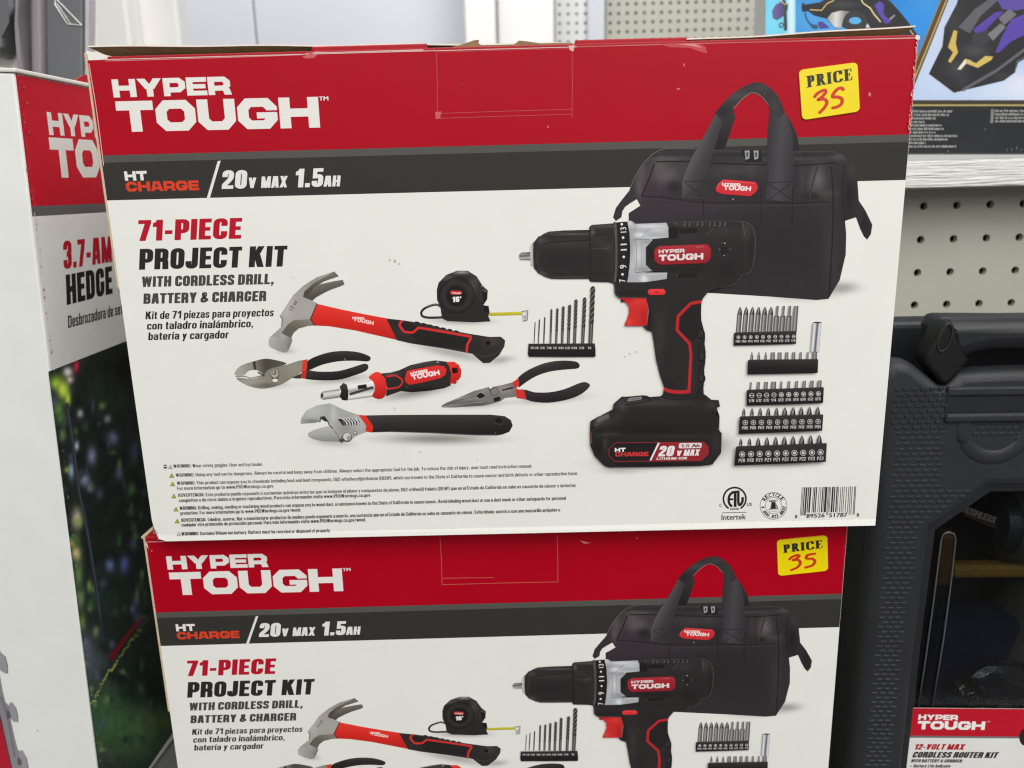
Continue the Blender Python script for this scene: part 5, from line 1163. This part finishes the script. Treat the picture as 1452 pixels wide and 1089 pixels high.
A.stroke([(6, 560), (50, 690), (84, 860), (110, 1010)], 12, (118, 114, 119), sm=3); A.poly([(52, 650), (74, 680), (84, 712), (52, 730)], (96, 92, 97)); A.poly([(132, 1006), (160, 1030), (160, 1070), (128, 1060)], (96, 92, 97))
A.ell(277, 812, 8, 3, (110, 108, 106))
A.make('printed_blade', hb, INK2)
A = Art(hface, 2.5e-5); A.r = (0, 0, 1)
for i in range(110):
    y = 106 + rs.random() * (980 if i < 40 else 420); x = 24.6 + (y - 103) * .1187 + rs.uniform(-.2, 1.6)
    A.ell(x, y, rs.uniform(.2, .8), rs.uniform(.4, 2.4), mix((226, 222, 216) if y > 300 else (206, 120, 130), (90, 90, 90) if y > 530 else (190, 60, 80), rs.random() * .8), 0, 8)
for x, y in ((33, 124), (37, 146), (40, 188), (38, 240), (44, 272)): A.ell(x, y, 2.5, 2, (196, 60, 80), 0, 10)
A.make('surface_wear', hb, INK2)
bm = bmesh.new(); bm_box(bm, -.0008, HD, -.0012, HW_, HT_ + .0001, HT_ + .0022, .0006, 2)
bm_obj('top_flap', bm, WHITEPAPER, hb)
bm = bmesh.new(); bm_box(bm, .0004, .004, .0012, .006, HT_ - .001, HT_ + .0026, .0008, 2)
bm_obj('corner_hole', bm, DARK, hb)
a = hb.matrix_world.inverted()
ip = [a @ hit(px, py, HN, HN.dot(O) - .004) for px, py in ((103, 119), (107, 113.5), (113, 109.5), (119, 107), (127, 105.5), (140, 105), (150, 128))]
bm = bmesh.new(); bm_prism(bm, [(p.x, p.z) for p in ip], ip[0].y, ip[0].y + .0008)
bm_obj('inner_flap', bm, REDPAPER, hb)
tag(hb, 'tall white hedge trimmer carton with red top and dark garden photo', 'box')

# ------------------------------------------------------------------ dark grey wrapped housing behind it
GP = mat('dark_grey_plastic', (92, 93, 96), 0.45, 0.5, mottle=0.06, mscale=20, bump=0.1, bscale=40)
GP2 = mat('mid_grey_plastic', (128, 122, 126), 0.4, 0.5, mottle=0.06, mscale=20)
def clear(name, rough=.05, tint=(.96, .97, .97), ior=1.45, k=1.0):
    m = bpy.data.materials.new(name); m.use_nodes = True; nt = m.node_tree; nt.nodes.clear()
    o = nt.nodes.new('ShaderNodeOutputMaterial'); mx = nt.nodes.new('ShaderNodeMixShader'); t = nt.nodes.new('ShaderNodeBsdfTransparent'); g = nt.nodes.new('ShaderNodeBsdfGlossy'); f = nt.nodes.new('ShaderNodeFresnel')
    t.inputs[0].default_value = (*tint, 1); g.inputs['Roughness'].default_value = rough; f.inputs[0].default_value = ior
    nt.links.new(f.outputs[0], mx.inputs[0]); nt.links.new(t.outputs[0], mx.inputs[1]); nt.links.new(g.outputs[0], mx.inputs[2]); nt.links.new(mx.outputs[0], o.inputs[0])
    return m
CLEAR = clear('clear_plastic', .1, (.80, .81, .82), 1.35)
gh = empty('grey_housing', Matrix.Translation((hy(60, 100, .29).x, .29, SHELFTOP)))
bpy.context.view_layer.update()
gf = Flat((0, .29, 0), (0, -1, 0), gh)
def gp(*pts): return [(p.x, max(0.0, p.z)) for p in (gf(x, y, 0) for x, y in pts)]
def gpart(name, pts, y0, y1, m, bev=.002):
    bm = bmesh.new(); bm_prism(bm, gp(*pts), y0, y1, bev, 2); return bm_obj(name, bm, m, gh, smooth=False)
gpart('side_panel', [(62, -90), (117, -90), (117, 170), (66, 170)], 0, .012, GP)
gpart('vertical_rib', [(48, -90), (64, -90), (66, 170), (50, 170)], -.006, .012, GP2, .003)
gpart('curved_rib', [(33, -90), (41, -90), (36, 30), (40, 70), (50, 170), (40, 170), (33, 60), (32, 38)], -.010, .012, GP2, .003)
gpart('inner_panel', [(22, -90), (50, -90), (52, 170), (24, 170)], .004, .0125, GP)
gpart('grip', [(-40, -90), (33, -90), (33, 18), (20, 31), (16, 58), (10, 84), (-40, 74)], -.012, .012, GP, .004)
gpart('lower_lip', [(-40, 58), (20, 59), (20, 72), (-40, 70)], -.015, -.010, GP, .001)
gpart('backing_card', [(-40, -90), (126, -90), (126, 180), (-40, 180)], .0128, .0140, WHITEPAPER, 0)
gpart('clear_wrap', [(117.6, -90), (125, -90), (122, 180), (117.6, 180)], .002, .0124, mat('clear_wrap_edge', (172, 166, 172), .3, .5, mottle=.08), .001)
bm = bmesh.new()
tr = [gf(x, y, .0012) for x, y in ((80, -2), (117, 36), (97, 34.5), (79.5, 7))]
bm_tube(bm, tr[:2], .00045, 8); bm_tube(bm, [tr[1], tr[2]], .0003, 8); bm_tube(bm, [tr[2], tr[3], tr[0]], [.0003, .0007, .0003], 8); bm_tube(bm, [gf(82, 5, .0012), gf(101, 34, .0012)], .0003, 8)
bm_obj('wrap_fold', bm, mat('painted_fold_glare', (222, 222, 222), 0.2, 0.6), gh)  # near-white colour stands in for glare along the wrap's torn edges
tag(gh, 'dark grey ribbed plastic housing in clear wrap behind the hedge trimmer carton', 'tool')

# ------------------------------------------------------------------ blue toy carton on the shelf
TY = .215
tb = empty('toy_box', Matrix.Translation((hy(1300, 150, TY).x, TY, SHELFTOP)))
bpy.context.view_layer.update()
tf = Flat((0, TY, 0), (0, -1, 0), tb)
x0 = tf(1084, 40, 0).x; x1 = x0 + .40
bm = bmesh.new(); bm_box(bm, x0, x1, 0, .026, .0002, .30, .001, 2)
o = bm_obj('carton', bm, INK2, tb); ca = o.data.color_attributes.new('Col', 'FLOAT_COLOR', 'POINT')
for d in ca.data: d.color = lin((176, 178, 176))
A = Art(tf, 2e-5); A.r = (0, 0, 1)
A.shade([(1126, -120), (1400, -120), (1338, -5), (1277, 142), (1126, 142)], A.blobs((40, 132, 206), [(1130, 20, 60, 30, (70, 160, 220)), (1310, 10, 40, 40, (56, 150, 224)), (1240, -20, 60, 30, (34, 120, 200)), (1290, 30, 30, 20, (40, 140, 222)), (1180, 60, 40, 40, (90, 170, 226))]), 5)
A.shade([(1085.5, -120), (1128, -120), (1128, 142), (1085.5, 142)], A.blobs((110, 205, 236), [(1122, 20, 6, 90, (214, 240, 246)), (1096, 30, 10, 30, (120, 214, 240))]), 3)
A.shade([(1397, -120), (1640, -120), (1640, 142), (1288, 142), (1345, -5)], A.blobs((182, 200, 230), [(1330, 100, 40, 40, (196, 212, 236)), (1420, 130, 60, 20, (204, 218, 240)), (1330, 40, 30, 40, (196, 208, 232)), (1445, 120, 20, 20, (222, 226, 240))]), 5)
A.poly([(1386, -120), (1398, -120), (1346, -2), (1288, 143), (1277, 143), (1335, -2)], (84, 66, 36)); A.stroke([(1393, -120), (1343, -2), (1284, 143)], 2, (190, 160, 90)); A.stroke([(1385, -120), (1335, -2), (1276, 143)], 1.5, (150, 124, 70))
A.poly([(1085, 142), (1640, 142), (1640, 148), (1085, 148)], (66, 56, 40)); A.poly([(1085, 148), (1640, 148), (1640, 150.5), (1085, 150.5)], (176, 158, 100))
A.poly([(1085, 150.5), (1640, 150.5), (1640, 219), (1085, 219)], (36, 37, 40)); A.poly([(1085, 217), (1640, 217), (1640, 219), (1085, 219)], (70, 68, 70))
A.make('printed_panels', tb, INK2)
A = Art(tf, 2e-4); A.r = (1080, 0, .2562)
DK = (40, 39, 42)
A.shade([(925, 408), (1000, 255), (1012, 150), (1080, 20), (1100, -60), (1500, -60), (1500, 300), (1420, 345), (1400, 402), (1340, 446), (1190, 482), (1065, 513)], A.blobs(DK, [(1080, 380, 60, 50, (62, 61, 64)), (1180, 280, 70, 40, (70, 69, 73)), (1060, 120, 40, 60, (52, 51, 54)), (1330, 420, 60, 20, (58, 57, 60)), (1110, 440, 30, 40, (54, 53, 56))]), 2.5)
A.poly([(1088, 150), (1180, 50), (1310, -40), (1330, -20), (1210, 90), (1150, 185)], (92, 92, 98)); A.poly([(1168, 166), (1290, 70), (1340, 62), (1230, 176), (1190, 190)], (84, 66, 160)); A.poly([(1292, 290), (1330, 200), (1380, 108), (1500, 60), (1500, 170), (1380, 230), (1312, 292)], (88, 68, 164)); A.poly([(1270, -60), (1500, -60), (1500, 40), (1400, 60), (1330, 50)], (90, 74, 156))
A.poly([(1160, 194), (1250, 165), (1292, 204), (1210, 262), (1170, 240)], (58, 57, 61)); A.poly([(1310, 100), (1370, 50), (1410, 80), (1340, 140)], (110, 110, 116)); A.poly([(1250, 190), (1320, 130), (1350, 150), (1280, 226)], (120, 120, 126))
A.stroke([(1110, 500), (1300, 390), (1500, 240)], 16, (96, 96, 102)); A.stroke([(1400, 402), (1412, 340), (1500, 290)], 6, (100, 100, 104))
A.poly([(1062, 168), (1082, 172), (1073, 240), (1086, 290), (1046, 348), (1030, 340), (1058, 290), (1030, 262)], (206, 178, 90))
A.poly([(1082, 384), (1126, 326), (1160, 336), (1130, 352), (1102, 386)], (226, 222, 206)); A.poly([(1126, 326), (1186, 350), (1236, 310), (1280, 314), (1270, 332), (1196, 376), (1132, 352)], (208, 182, 96))
A.stroke([(1196, 250), (1230, 290), (1260, 300)], 4, (70, 69, 72), sm=3)
# small craft in the left panel
A.r = (1080, 0, .1653)
A.shade([(350, 20), (372, 40), (500, 20), (600, -40), (1000, -60), (1110, 20), (1200, 120), (1270, 210), (1360, 330), (900, 330), (560, 160), (450, 130), (400, 95), (350, 100), (342, 60)], A.blobs((40, 40, 42), [(700, 40, 120, 30, (64, 64, 66)), (1000, 120, 60, 60, (58, 54, 70))]), 2.2)
A.shade([(560, 160), (600, 110), (680, 92), (755, 100), (700, 160), (680, 245), (620, 230)], A.lg((560, 160), (720, 170), (150, 150, 148), (216, 216, 214), (130, 130, 128)), 2)
A.ell(800, 178, 100, 84, (56, 56, 58)); A.ell(800, 178, 52, 30, (90, 176, 226)); A.poly([(480, 190), (520, 184), (580, 236), (500, 244)], (82, 64, 150)); A.poly([(410, 205), (480, 215), (482, 246), (440, 244)], (52, 84, 96))
A.stroke([(372, 110), (390, 170), (440, 230)], 10, (50, 90, 120), sm=3); A.stroke([(412, 84), (512, 90), (560, 30), (620, 5)], 8, (214, 190, 110)); A.stroke([(845, -20), (870, 30), (930, 70), (960, 120), (1020, 190)], 10, (232, 216, 150))
A.poly([(965, 50), (1010, 10), (1050, 40), (1040, 120), (1110, 190), (1060, 205), (1010, 130)], (92, 72, 168)); A.stroke([(1095, 170), (1140, 130)], 14, (150, 150, 156)); A.stroke([(1270, 260), (1300, 300)], 8, (216, 200, 130)); A.poly([(890, 236), (905, 200), (930, 240)], (200, 214, 226))
A.shade([(90, 90), (120, 40), (180, 10), (225, 40), (220, 90), (170, 150), (130, 170), (95, 150)], A.lg((90, 90), (220, 90), (110, 100, 150), (90, 80, 140), (70, 70, 76)), 2); A.stroke([(190, 0), (200, 90), (205, 260)], 26, (66, 68, 74), sm=3); ring(A, 168, 215, 18, 8, (90, 96, 110)); A.stroke([(150, 0), (200, 40), (230, 30)], 6, (220, 200, 140))
A.make('printed_vehicles', tb, INK2)
A = Art(tf, 2.5e-4); A.r = (1300, 120, .10468)
def words(x, xe, y, c=(168, 168, 166), h_=26):
    while x < xe - 12:
        w = min(xe - x, rs.choice((22, 36, 50, 64, 80)));
        k = x
        while k < x + w - 7:
            q = rs.uniform(8, 13); t = rs.choice((0, 0, 0, 8)); A.poly([(k, y - h_ * .5 - t), (k + q * .7, y - h_ * .5 - t), (k + q * .7, y + h_ * .5), (k, y + h_ * .5)], c, z=False); k += q
        x += w + 9
for i, xe in enumerate((492, 438, 258, 104, 334, 360, 252, 566, 422, 120, 536)): words(-130, xe, 364 + i * 47.5)
for i in range(4):
    words(1060, 1640, 358 + i * 47); ring(A, 1024 - i * 4, 354 + i * 48, 20, 7, (170, 170, 168)); A.ell(1024 - i * 4, 354 + i * 48, 7, 9, (170, 170, 168))
for x, y, rx, ry in ((1352, 860, 6, 22), (1280, 880, 5, 20), (1220, 884, 5, 16), (1412, 884, 5, 16), (418, 905, 6, 16), (340, 936, 8, 8), (922, 606, 20, 5)): A.ell(x, y, rx, ry, (120, 120, 118))
A.make('fine_print', tb, INK2)
tag(tb, 'blue and black toy carton with gold trim on the white shelf board', 'box')

# ------------------------------------------------------------------ black tool case at the right
CASE = mat('black_case_plastic', (39, 40, 44), 0.5, 0.4, mottle=0.10, mscale=50, bump=0.5, bscale=1100, bdist=0.0004, rvar=0.08)
CASE2 = mat('black_smooth_plastic', (32, 33, 36), 0.44, 0.4, mottle=0.08, mscale=60, bump=0.12, bscale=400, bdist=0.0004)
CY, CA = .03, math.radians(2.4)
cpos = hy(1230, 740, CY); cpos.z = 0
RC = Matrix.Rotation(-CA, 4, 'Z')
tc = empty('tool_case', Matrix.Translation(cpos) @ RC)
bpy.context.view_layer.update()
cN = RC.to_3x3() @ Vector((0, -1, 0))
cf = Flat(cpos, cN, tc)
def cfy(px, py, y): return Flat(cpos + RC.to_3x3() @ Vector((0, y, 0)), cN, tc)(px, py, 0)
def cl(px, py): p = cf(px, py, 0); return (p.x, p.z)
top = [cl(*p) for p in ((1262, 511), (1290, 513.5), (1298, 517.5), (1334, 546), (1345, 547), (1362, 529), (1400, 526), (1452, 524))]
ztop = top[-1][1]; CWD = .295
xl = .0042
outer = [(xl, .006), (xl + .001, .2), (cl(1256, 580)[0] - .001, cl(1256, 580)[1]), (top[0][0] - .004, top[0][1] - .010), (top[0][0] + .001, top[0][1])] + top[1:] + [(CWD - .02, ztop), (CWD, ztop - .02), (CWD, .006), (CWD - .006, 0), (xl + .006, 0)]
wl = [cl(*p) for p in ((1404, 693), (1323.6, 749), (1303, 910), (1283, 1089))]
win = [(wl[0][0], wl[0][1]), (wl[1][0], wl[1][1]), (wl[2][0], wl[2][1]), (wl[3][0], wl[3][1]), (wl[3][0], .035), (CWD - .034, .035), (CWD - .034, wl[1][1]), (CWD - .062, wl[0][1])]
def plate(name, loops, ext, bev, m, parent, y, off=None):
    cu = bpy.data.curves.new(name, 'CURVE'); cu.dimensions = '2D'; cu.fill_mode = 'BOTH'; cu.extrude = ext; cu.bevel_depth = bev; cu.bevel_resolution = 3; cu.offset = -bev if off is None else off
    for L in loops:
        sp = cu.splines.new('POLY'); sp.points.add(len(L) - 1); sp.use_cyclic_u = True
        for p, q in zip(sp.points, L): p.co = (q[0], q[1], 0, 1)
    ob = bpy.data.objects.new(name, cu); COL.objects.link(ob); bpy.context.view_layer.update()
    me = bpy.data.meshes.new_from_object(ob.evaluated_get(bpy.context.evaluated_depsgraph_get()))
    bpy.data.objects.remove(ob); bpy.data.curves.remove(cu)
    for v in me.vertices: v.co = (v.co.x, y - v.co.z, v.co.y)
    me.materials.clear(); me.materials.append(m); me.name = name
    o = bpy.data.objects.new(name, me); COL.objects.link(o); o.parent = parent
    return o
plate('front_cover', [outer, win], .003, .006, CASE, tc, .009)
bm = bmesh.new()
bm_box(bm, .0065, .0105, .0165, .085, 0.001, .262, .002); bm_box(bm, .009, CWD - .009, .0165, .085, .001, .007); bm_box(bm, CWD - .008, CWD - .001, .0165, .085, .001, .262, .002); bm_box(bm, .009, CWD - .009, .0165, .085, .255, .262); bm_box(bm, .009, CWD - .009, .078, .085, .008, .254)
bm_obj('case_body', bm, CASE2, tc)
# window rim, pane and moulded clear rib
inner_rim = [(p[0] + (.0026 if p[0] < .15 else -.0026), p[1] + (-.0026 if p[1] > .1 else .0026)) for p in win]
plate('window_rim', [win, inner_rim], .0012, .0008, CASE2, tc, .006, 0)
bm = bmesh.new(); bm_prism(bm, inner_rim, .0095, .0102); bm_obj('window_pane', bm, CLEAR, tc)
rib = [cfy(x, y, .0088) for x, y in ((1302, 1003), (1313, 930), (1324, 850), (1335, 765), (1338, 757), (1345, 754.5), (1353, 757), (1355, 765), (1348, 830), (1338, 905), (1322, 1003))]
bm = bmesh.new(); bm_tube(bm, [Vector((p.x, .0088, p.z)) for p in rib], .00045, 8); bm_obj('moulded_rib', bm, mat('rib_plastic', (84, 86, 88), .25, .6), tc, smooth=True)
# raised bricks of the textured panels, one mesh
bm = bmesh.new(); rs = random.Random(3)
def brick(x, z, w=.0036, h_=.0016, t=.00042):
    y = .0; a = [bm.verts.new((x - w / 2 + i * w, y, z - h_ / 2 + j * h_)) for i, j in ((0, 0), (1, 0), (1, 1), (0, 1))]
    b = [bm.verts.new((x - (w / 2 - .0004) + i * (w - .0008), y - t, z - (h_ / 2 - .0003) + j * (h_ - .0006))) for i, j in ((0, 0), (1, 0), (1, 1), (0, 1))]
    bm.faces.new(b)
    for k in range(4): bm.faces.new((a[k], a[(k + 1) % 4], b[(k + 1) % 4], b[k]))
tl = cl(1272, 552); brr = cl(1337, 611)
zz = cl(1270, 1100)[1]; row = 0
def wedge(z):
    P = wl
    if z > P[0][1]: return 9
    for p, q in zip(P, P[1:]):
        if q[1] <= z <= p[1]: return p[0] + (q[0] - p[0]) * (p[1] - z) / (p[1] - q[1])
    return P[-1][0]
z = tl[1]
while z > .03:
    lim = brr[0] if z > brr[1] - .001 else min(wedge(z) - .009, .036 if z > wl[0][1] else 9)
    x = (.0125 if z <= brr[1] else tl[0]) + (row % 2) * .0023
    while x < lim:
        brick(x, z, t=.0007 if z > brr[1] else .0004); x += .0046
    z -= .00305; row += 1
c0 = cl(1385, 600); c1 = cl(1452, 608)
for r_ in range(3):
    x = c0[0] + (r_ % 2) * .0023
    while x < c0[0] + .08: brick(x, c0[1] - r_ * .00305); x += .0046
bm_obj('textured_panel', bm, CASE, tc)
# embossed ridges below the handle
bm = bmesh.new()
a, b = cl(1342, 559), cl(1452, 587)
bm_box(bm, a[0], CWD - .03, -.0015, .002, a[1] - .001, a[1] + .004, .0012, 3); bm_box(bm, a[0], CWD - .03, -.0022, .002, b[1] - .004, b[1] + .001, .0015, 3)
bm_obj('ridge', bm, CASE, tc)
bm = bmesh.new(); bm_box(bm, a[0], CWD - .03, -.0004, .002, b[1] + .0015, a[1] - .0015); bm_obj('groove', bm, CASE2, tc)
ac = cl(1412, 607)
bm = bmesh.new(); zt2 = cl(1412, 588)[1]; R_ = .0165
ap = [(ac[0] + R_, 0, zt2), (ac[0] + R_, 0, (zt2 + ac[1]) / 2)] + [(ac[0] + R_ * math.cos(t), 0, ac[1] - .0165 * math.sin(t)) for t in [math.pi * i / 24 for i in range(25)]] + [(ac[0] - R_, 0, (zt2 + ac[1]) / 2), (ac[0] - R_, 0, zt2)]
bm_tube(bm, ap, .0042, 14)
for v in bm.verts: v.co.y = v.co.y * .32 + .0004
bm_obj('embossed_arc', bm, CASE, tc, smooth=True)
# handle: front bar with a slanted end, and the leg folding back behind it, its shade painted as near-black
LEGSHADE = mat('shaded_leg_plastic', (13, 13, 14), 0.55, 0.3, mottle=.05)
zt_ = cl(1452, 452)[1]
hp = [cl(*p) for p in ((1336, 470), (1341, 458), (1346, 453), (1352, 451.5), (1452, 452))] + [(CWD - .05, zt_), (CWD - .046, zt_ - .012), (CWD - .06, zt_ - .0195)] + [cl(*p) for p in ((1452, 501), (1410, 502), (1390, 506), (1376, 511), (1366, 514), (1345, 505))]
plate('handle_bar', [hp], .006, .008, CASE2, tc, .016)
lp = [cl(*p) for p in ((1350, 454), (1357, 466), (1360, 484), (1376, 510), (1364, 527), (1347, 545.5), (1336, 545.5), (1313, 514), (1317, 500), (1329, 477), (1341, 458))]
plate('handle_leg', [lp], .005, .0022, LEGSHADE, tc, .0078)
sk = [(1341 + (9.5 * math.cos(t) * .9 - 21 * math.sin(t) * .35), 479 + (9.5 * math.cos(t) * .3 + 20 * math.sin(t))) for t in [k * math.pi / 14 for k in range(28)]]
sk2 = [((x - 1341) * .86 + 1340.7, (y - 479) * .9 + 479.3) for x, y in sk]
plate('handle_socket', [[cl(*p) for p in sk], [cl(*p) for p in sk2]], .0002, .0002, mat('dark_socket_rim', (30, 30, 32), .4, .5), tc, .0004, 0)
r0 = cl(1240, 494); bm = bmesh.new(); bm_box(bm, r0[0] - .004, CWD - .03, .042, .060, cl(1300, 505)[1] - .055, cl(1300, 480)[1] + .0035, .005, 4); bm_obj('rear_rail', bm, CASE2, tc, smooth=False)
# label card behind the lower part of the window
cfl = Flat(cpos + RC.to_3x3() @ Vector((0, .0086, 0)), cN, tc)
A = Art(cfl, 0); A.r = (0, 0, 1)
edge = lambda y: 1293.5 - (y - 1004) * .122
card = [(edge(1003.5), 1003.5), (1600, 1006), (1600, 1240), (edge(1240), 1240)]
A.poly(card, (226, 226, 222))
A.poly([(edge(1004), 1004), (1600, 1006.5), (1600, 1047), (1442, 1044.5), (edge(1043), 1043)], (188, 16, 38)); A.poly([(edge(1043), 1043), (1442, 1044.5), (1600, 1047), (1600, 1049.5), (1442, 1047), (edge(1046), 1046)], (112, 110, 110))
lab = A.make('label_card', tc, INK2)
A = Art(cfl, 6e-5); A.r = (1270, 980, .12534)
A.text('HYPER', (254, 323), (702, 329), 60, (240, 238, 234), 'logo', gap=.07); A.text('TOUGH', (243, 431), (1004, 438), 95, (240, 238, 234), 'logo', gap=.07); A.text('TM', (1030, 350), (1066, 350), 12, (230, 200, 196), 'bf', bold=.03)
A.text('12-VOLT MAX', (203, 660), (766, 662), 64, (176, 20, 40), 'heavy', .3); A.text('CORDLESS ROUTER KIT', (183, 750), (1140, 756), 66, (36, 34, 34), 'heavy', .3)
A.text('WITH BATTERY & CHARGER', (168, 804), (744, 806), 36, (70, 68, 68), 'heavy', .25); A.text('Battery Life Indicator', (196, 862), (618, 863), 36, (36, 34, 34), 'title', .25); A.ell(172, 846, 8, 8, (40, 38, 38))
A.make('label_text', lab, INK2)
A = Art(cfl, 9e-5); A.r = (1270, 980, .12534)
A.ell(1460, 520, 62, 96, (40, 34, 20)); A.make('hang_hole', lab, INK2)
tag(tc, 'black plastic tool case with clear window and handle beside the stacked cartons', 'tool case')
# what lies inside the case
def inside(name, px, py, y): 
    p = cf(px, py, 0); o = empty(name, tc.matrix_world @ Matrix.Translation((p.x, y, .0072))); bpy.context.view_layer.update(); return o, p.z
GREYM = mat('grey_motor_shell', (88, 88, 86), 0.4, 0.5, metal=.3, mottle=.08)
YEL2 = mat('ochre_plastic', (126, 98, 22), 0.5, 0.4, mottle=.12, mscale=80); BRN = mat('brown_label', (56, 26, 22), .5, .4, mottle=.1); NAVY = mat('navy_cloth', (22, 26, 52), .9, .2, mottle=.2, mscale=80)
rt = empty('router_tool', tc.matrix_world @ Matrix.Translation((cf(1440, 800, 0).x, .045, .0072))); bpy.context.view_layer.update()
def rl(px, py, y): p = cfy(px, py, y); w_ = tc.matrix_world @ Vector((p.x, y, p.z)); return rt.matrix_world.inverted() @ w_
bm = bmesh.new(); c = rl(1395, 740, .045); bm_lathe(bm, [(0, .012), (.004, .019), (.03, .02), (.034, .0225), (.060, .0225), (.063, .020), (.1, .02), (.1, .001)], c, (1, 0, -.1), 36); bm_obj('motor', bm, CASE2, rt, smooth=False)
bm = bmesh.new(); bm_lathe(bm, [(0, .0228), (.010, .0236), (.020, .0228)], rl(1424, 742, .045), (1, 0, -.1), 36); bm_obj('motor_band', bm, GREYM, rt, smooth=True)
bm = bmesh.new(); bm_lathe(bm, [(0, .001), (0, .021), (.006, .026), (.04, .026), (.07, .022), (.07, .001)], rl(1436, 960, .05), (.25, 0, 1), 36); bm_obj('base', bm, GREYM, rt, smooth=False)
q = [rl(x, y, .0205) for x, y in ((1366, 716), (1412, 735), (1412, 750), (1366, 731))]
link_mesh('motor_label', q, [(0, 1, 2, 3)], BRN, rt)
lf = Flat(tc.matrix_world @ Vector((0, .0203, 0)), cN, rt)
A = Art(lf, 0); A.r = (0, 0, 1)
A.text('BRUSHLESS', (1357, 723), (1409, 742), 9.5, (130, 126, 120), 'medium', 0); A.make('motor_text', rt.children[-1] if False else rt, INK2)
tag(rt, 'grey and black router tool lying behind the window of the tool case', 'power tool')
bm = bmesh.new(); yt = empty('ochre_tray', tc.matrix_world @ Matrix.Translation((cf(1345, 800, 0).x, .03, .0072))); bpy.context.view_layer.update()
def yl(px, py, y): p = cfy(px, py, y); return yt.matrix_world.inverted() @ (tc.matrix_world @ Vector((p.x, y, p.z)))
a0, a1 = yl(1326, 835, .03), yl(1362, 756, .03); b0, b1 = yl(1362, 826, .03), yl(1452, 806, .03)
bm_box(bm, a0.x, a1.x, 0, .014, a0.z, a1.z, .004, 3); bm_obj('tray_side', bm, mat('brown_tray_plastic', (74, 52, 20), .5, .4, mottle=.2, mscale=120), yt)
bm = bmesh.new(); bm_box(bm, a1.x + .0006, a1.x + .15, .004, .014, b0.z, b1.z, .003, 3); bm_obj('tray_bar', bm, YEL2, yt); tag(yt, 'ochre plastic tray edge seen through the case window', 'tray')
bm = bmesh.new(); p = cfy(1370, 960, .034); bm_box(bm, p.x - .02, p.x + .05, .034, .06, .0072, cfy(1370, 880, .034).z, .006, 3)
o = bm_obj('battery_charger', bm, NAVY); o.matrix_world = tc.matrix_world; tag(o, 'dark navy block standing inside the tool case window', 'charger')
bm = bmesh.new(); c = cfy(1418, 965, .026); rs = random.Random(9)
bmesh.ops.create_icosphere(bm, subdivisions=3, radius=.016)
for v in bm.verts:
    k = 1 + .30 * noise.noise(v.co * 90) + .06 * noise.noise(v.co * 300); v.co = Vector((c.x + v.co.x * k * 1.5, .026 + v.co.y * k * .5, c.z + v.co.z * k * 1.1 - .004))
o = bm_obj('parts_bag', bm, clear('bag_plastic', .12, (.86, .87, .88), 1.5)); o.matrix_world = tc.matrix_world; tag(o, 'crumpled clear plastic bag of small parts in the tool case', 'plastic bag')
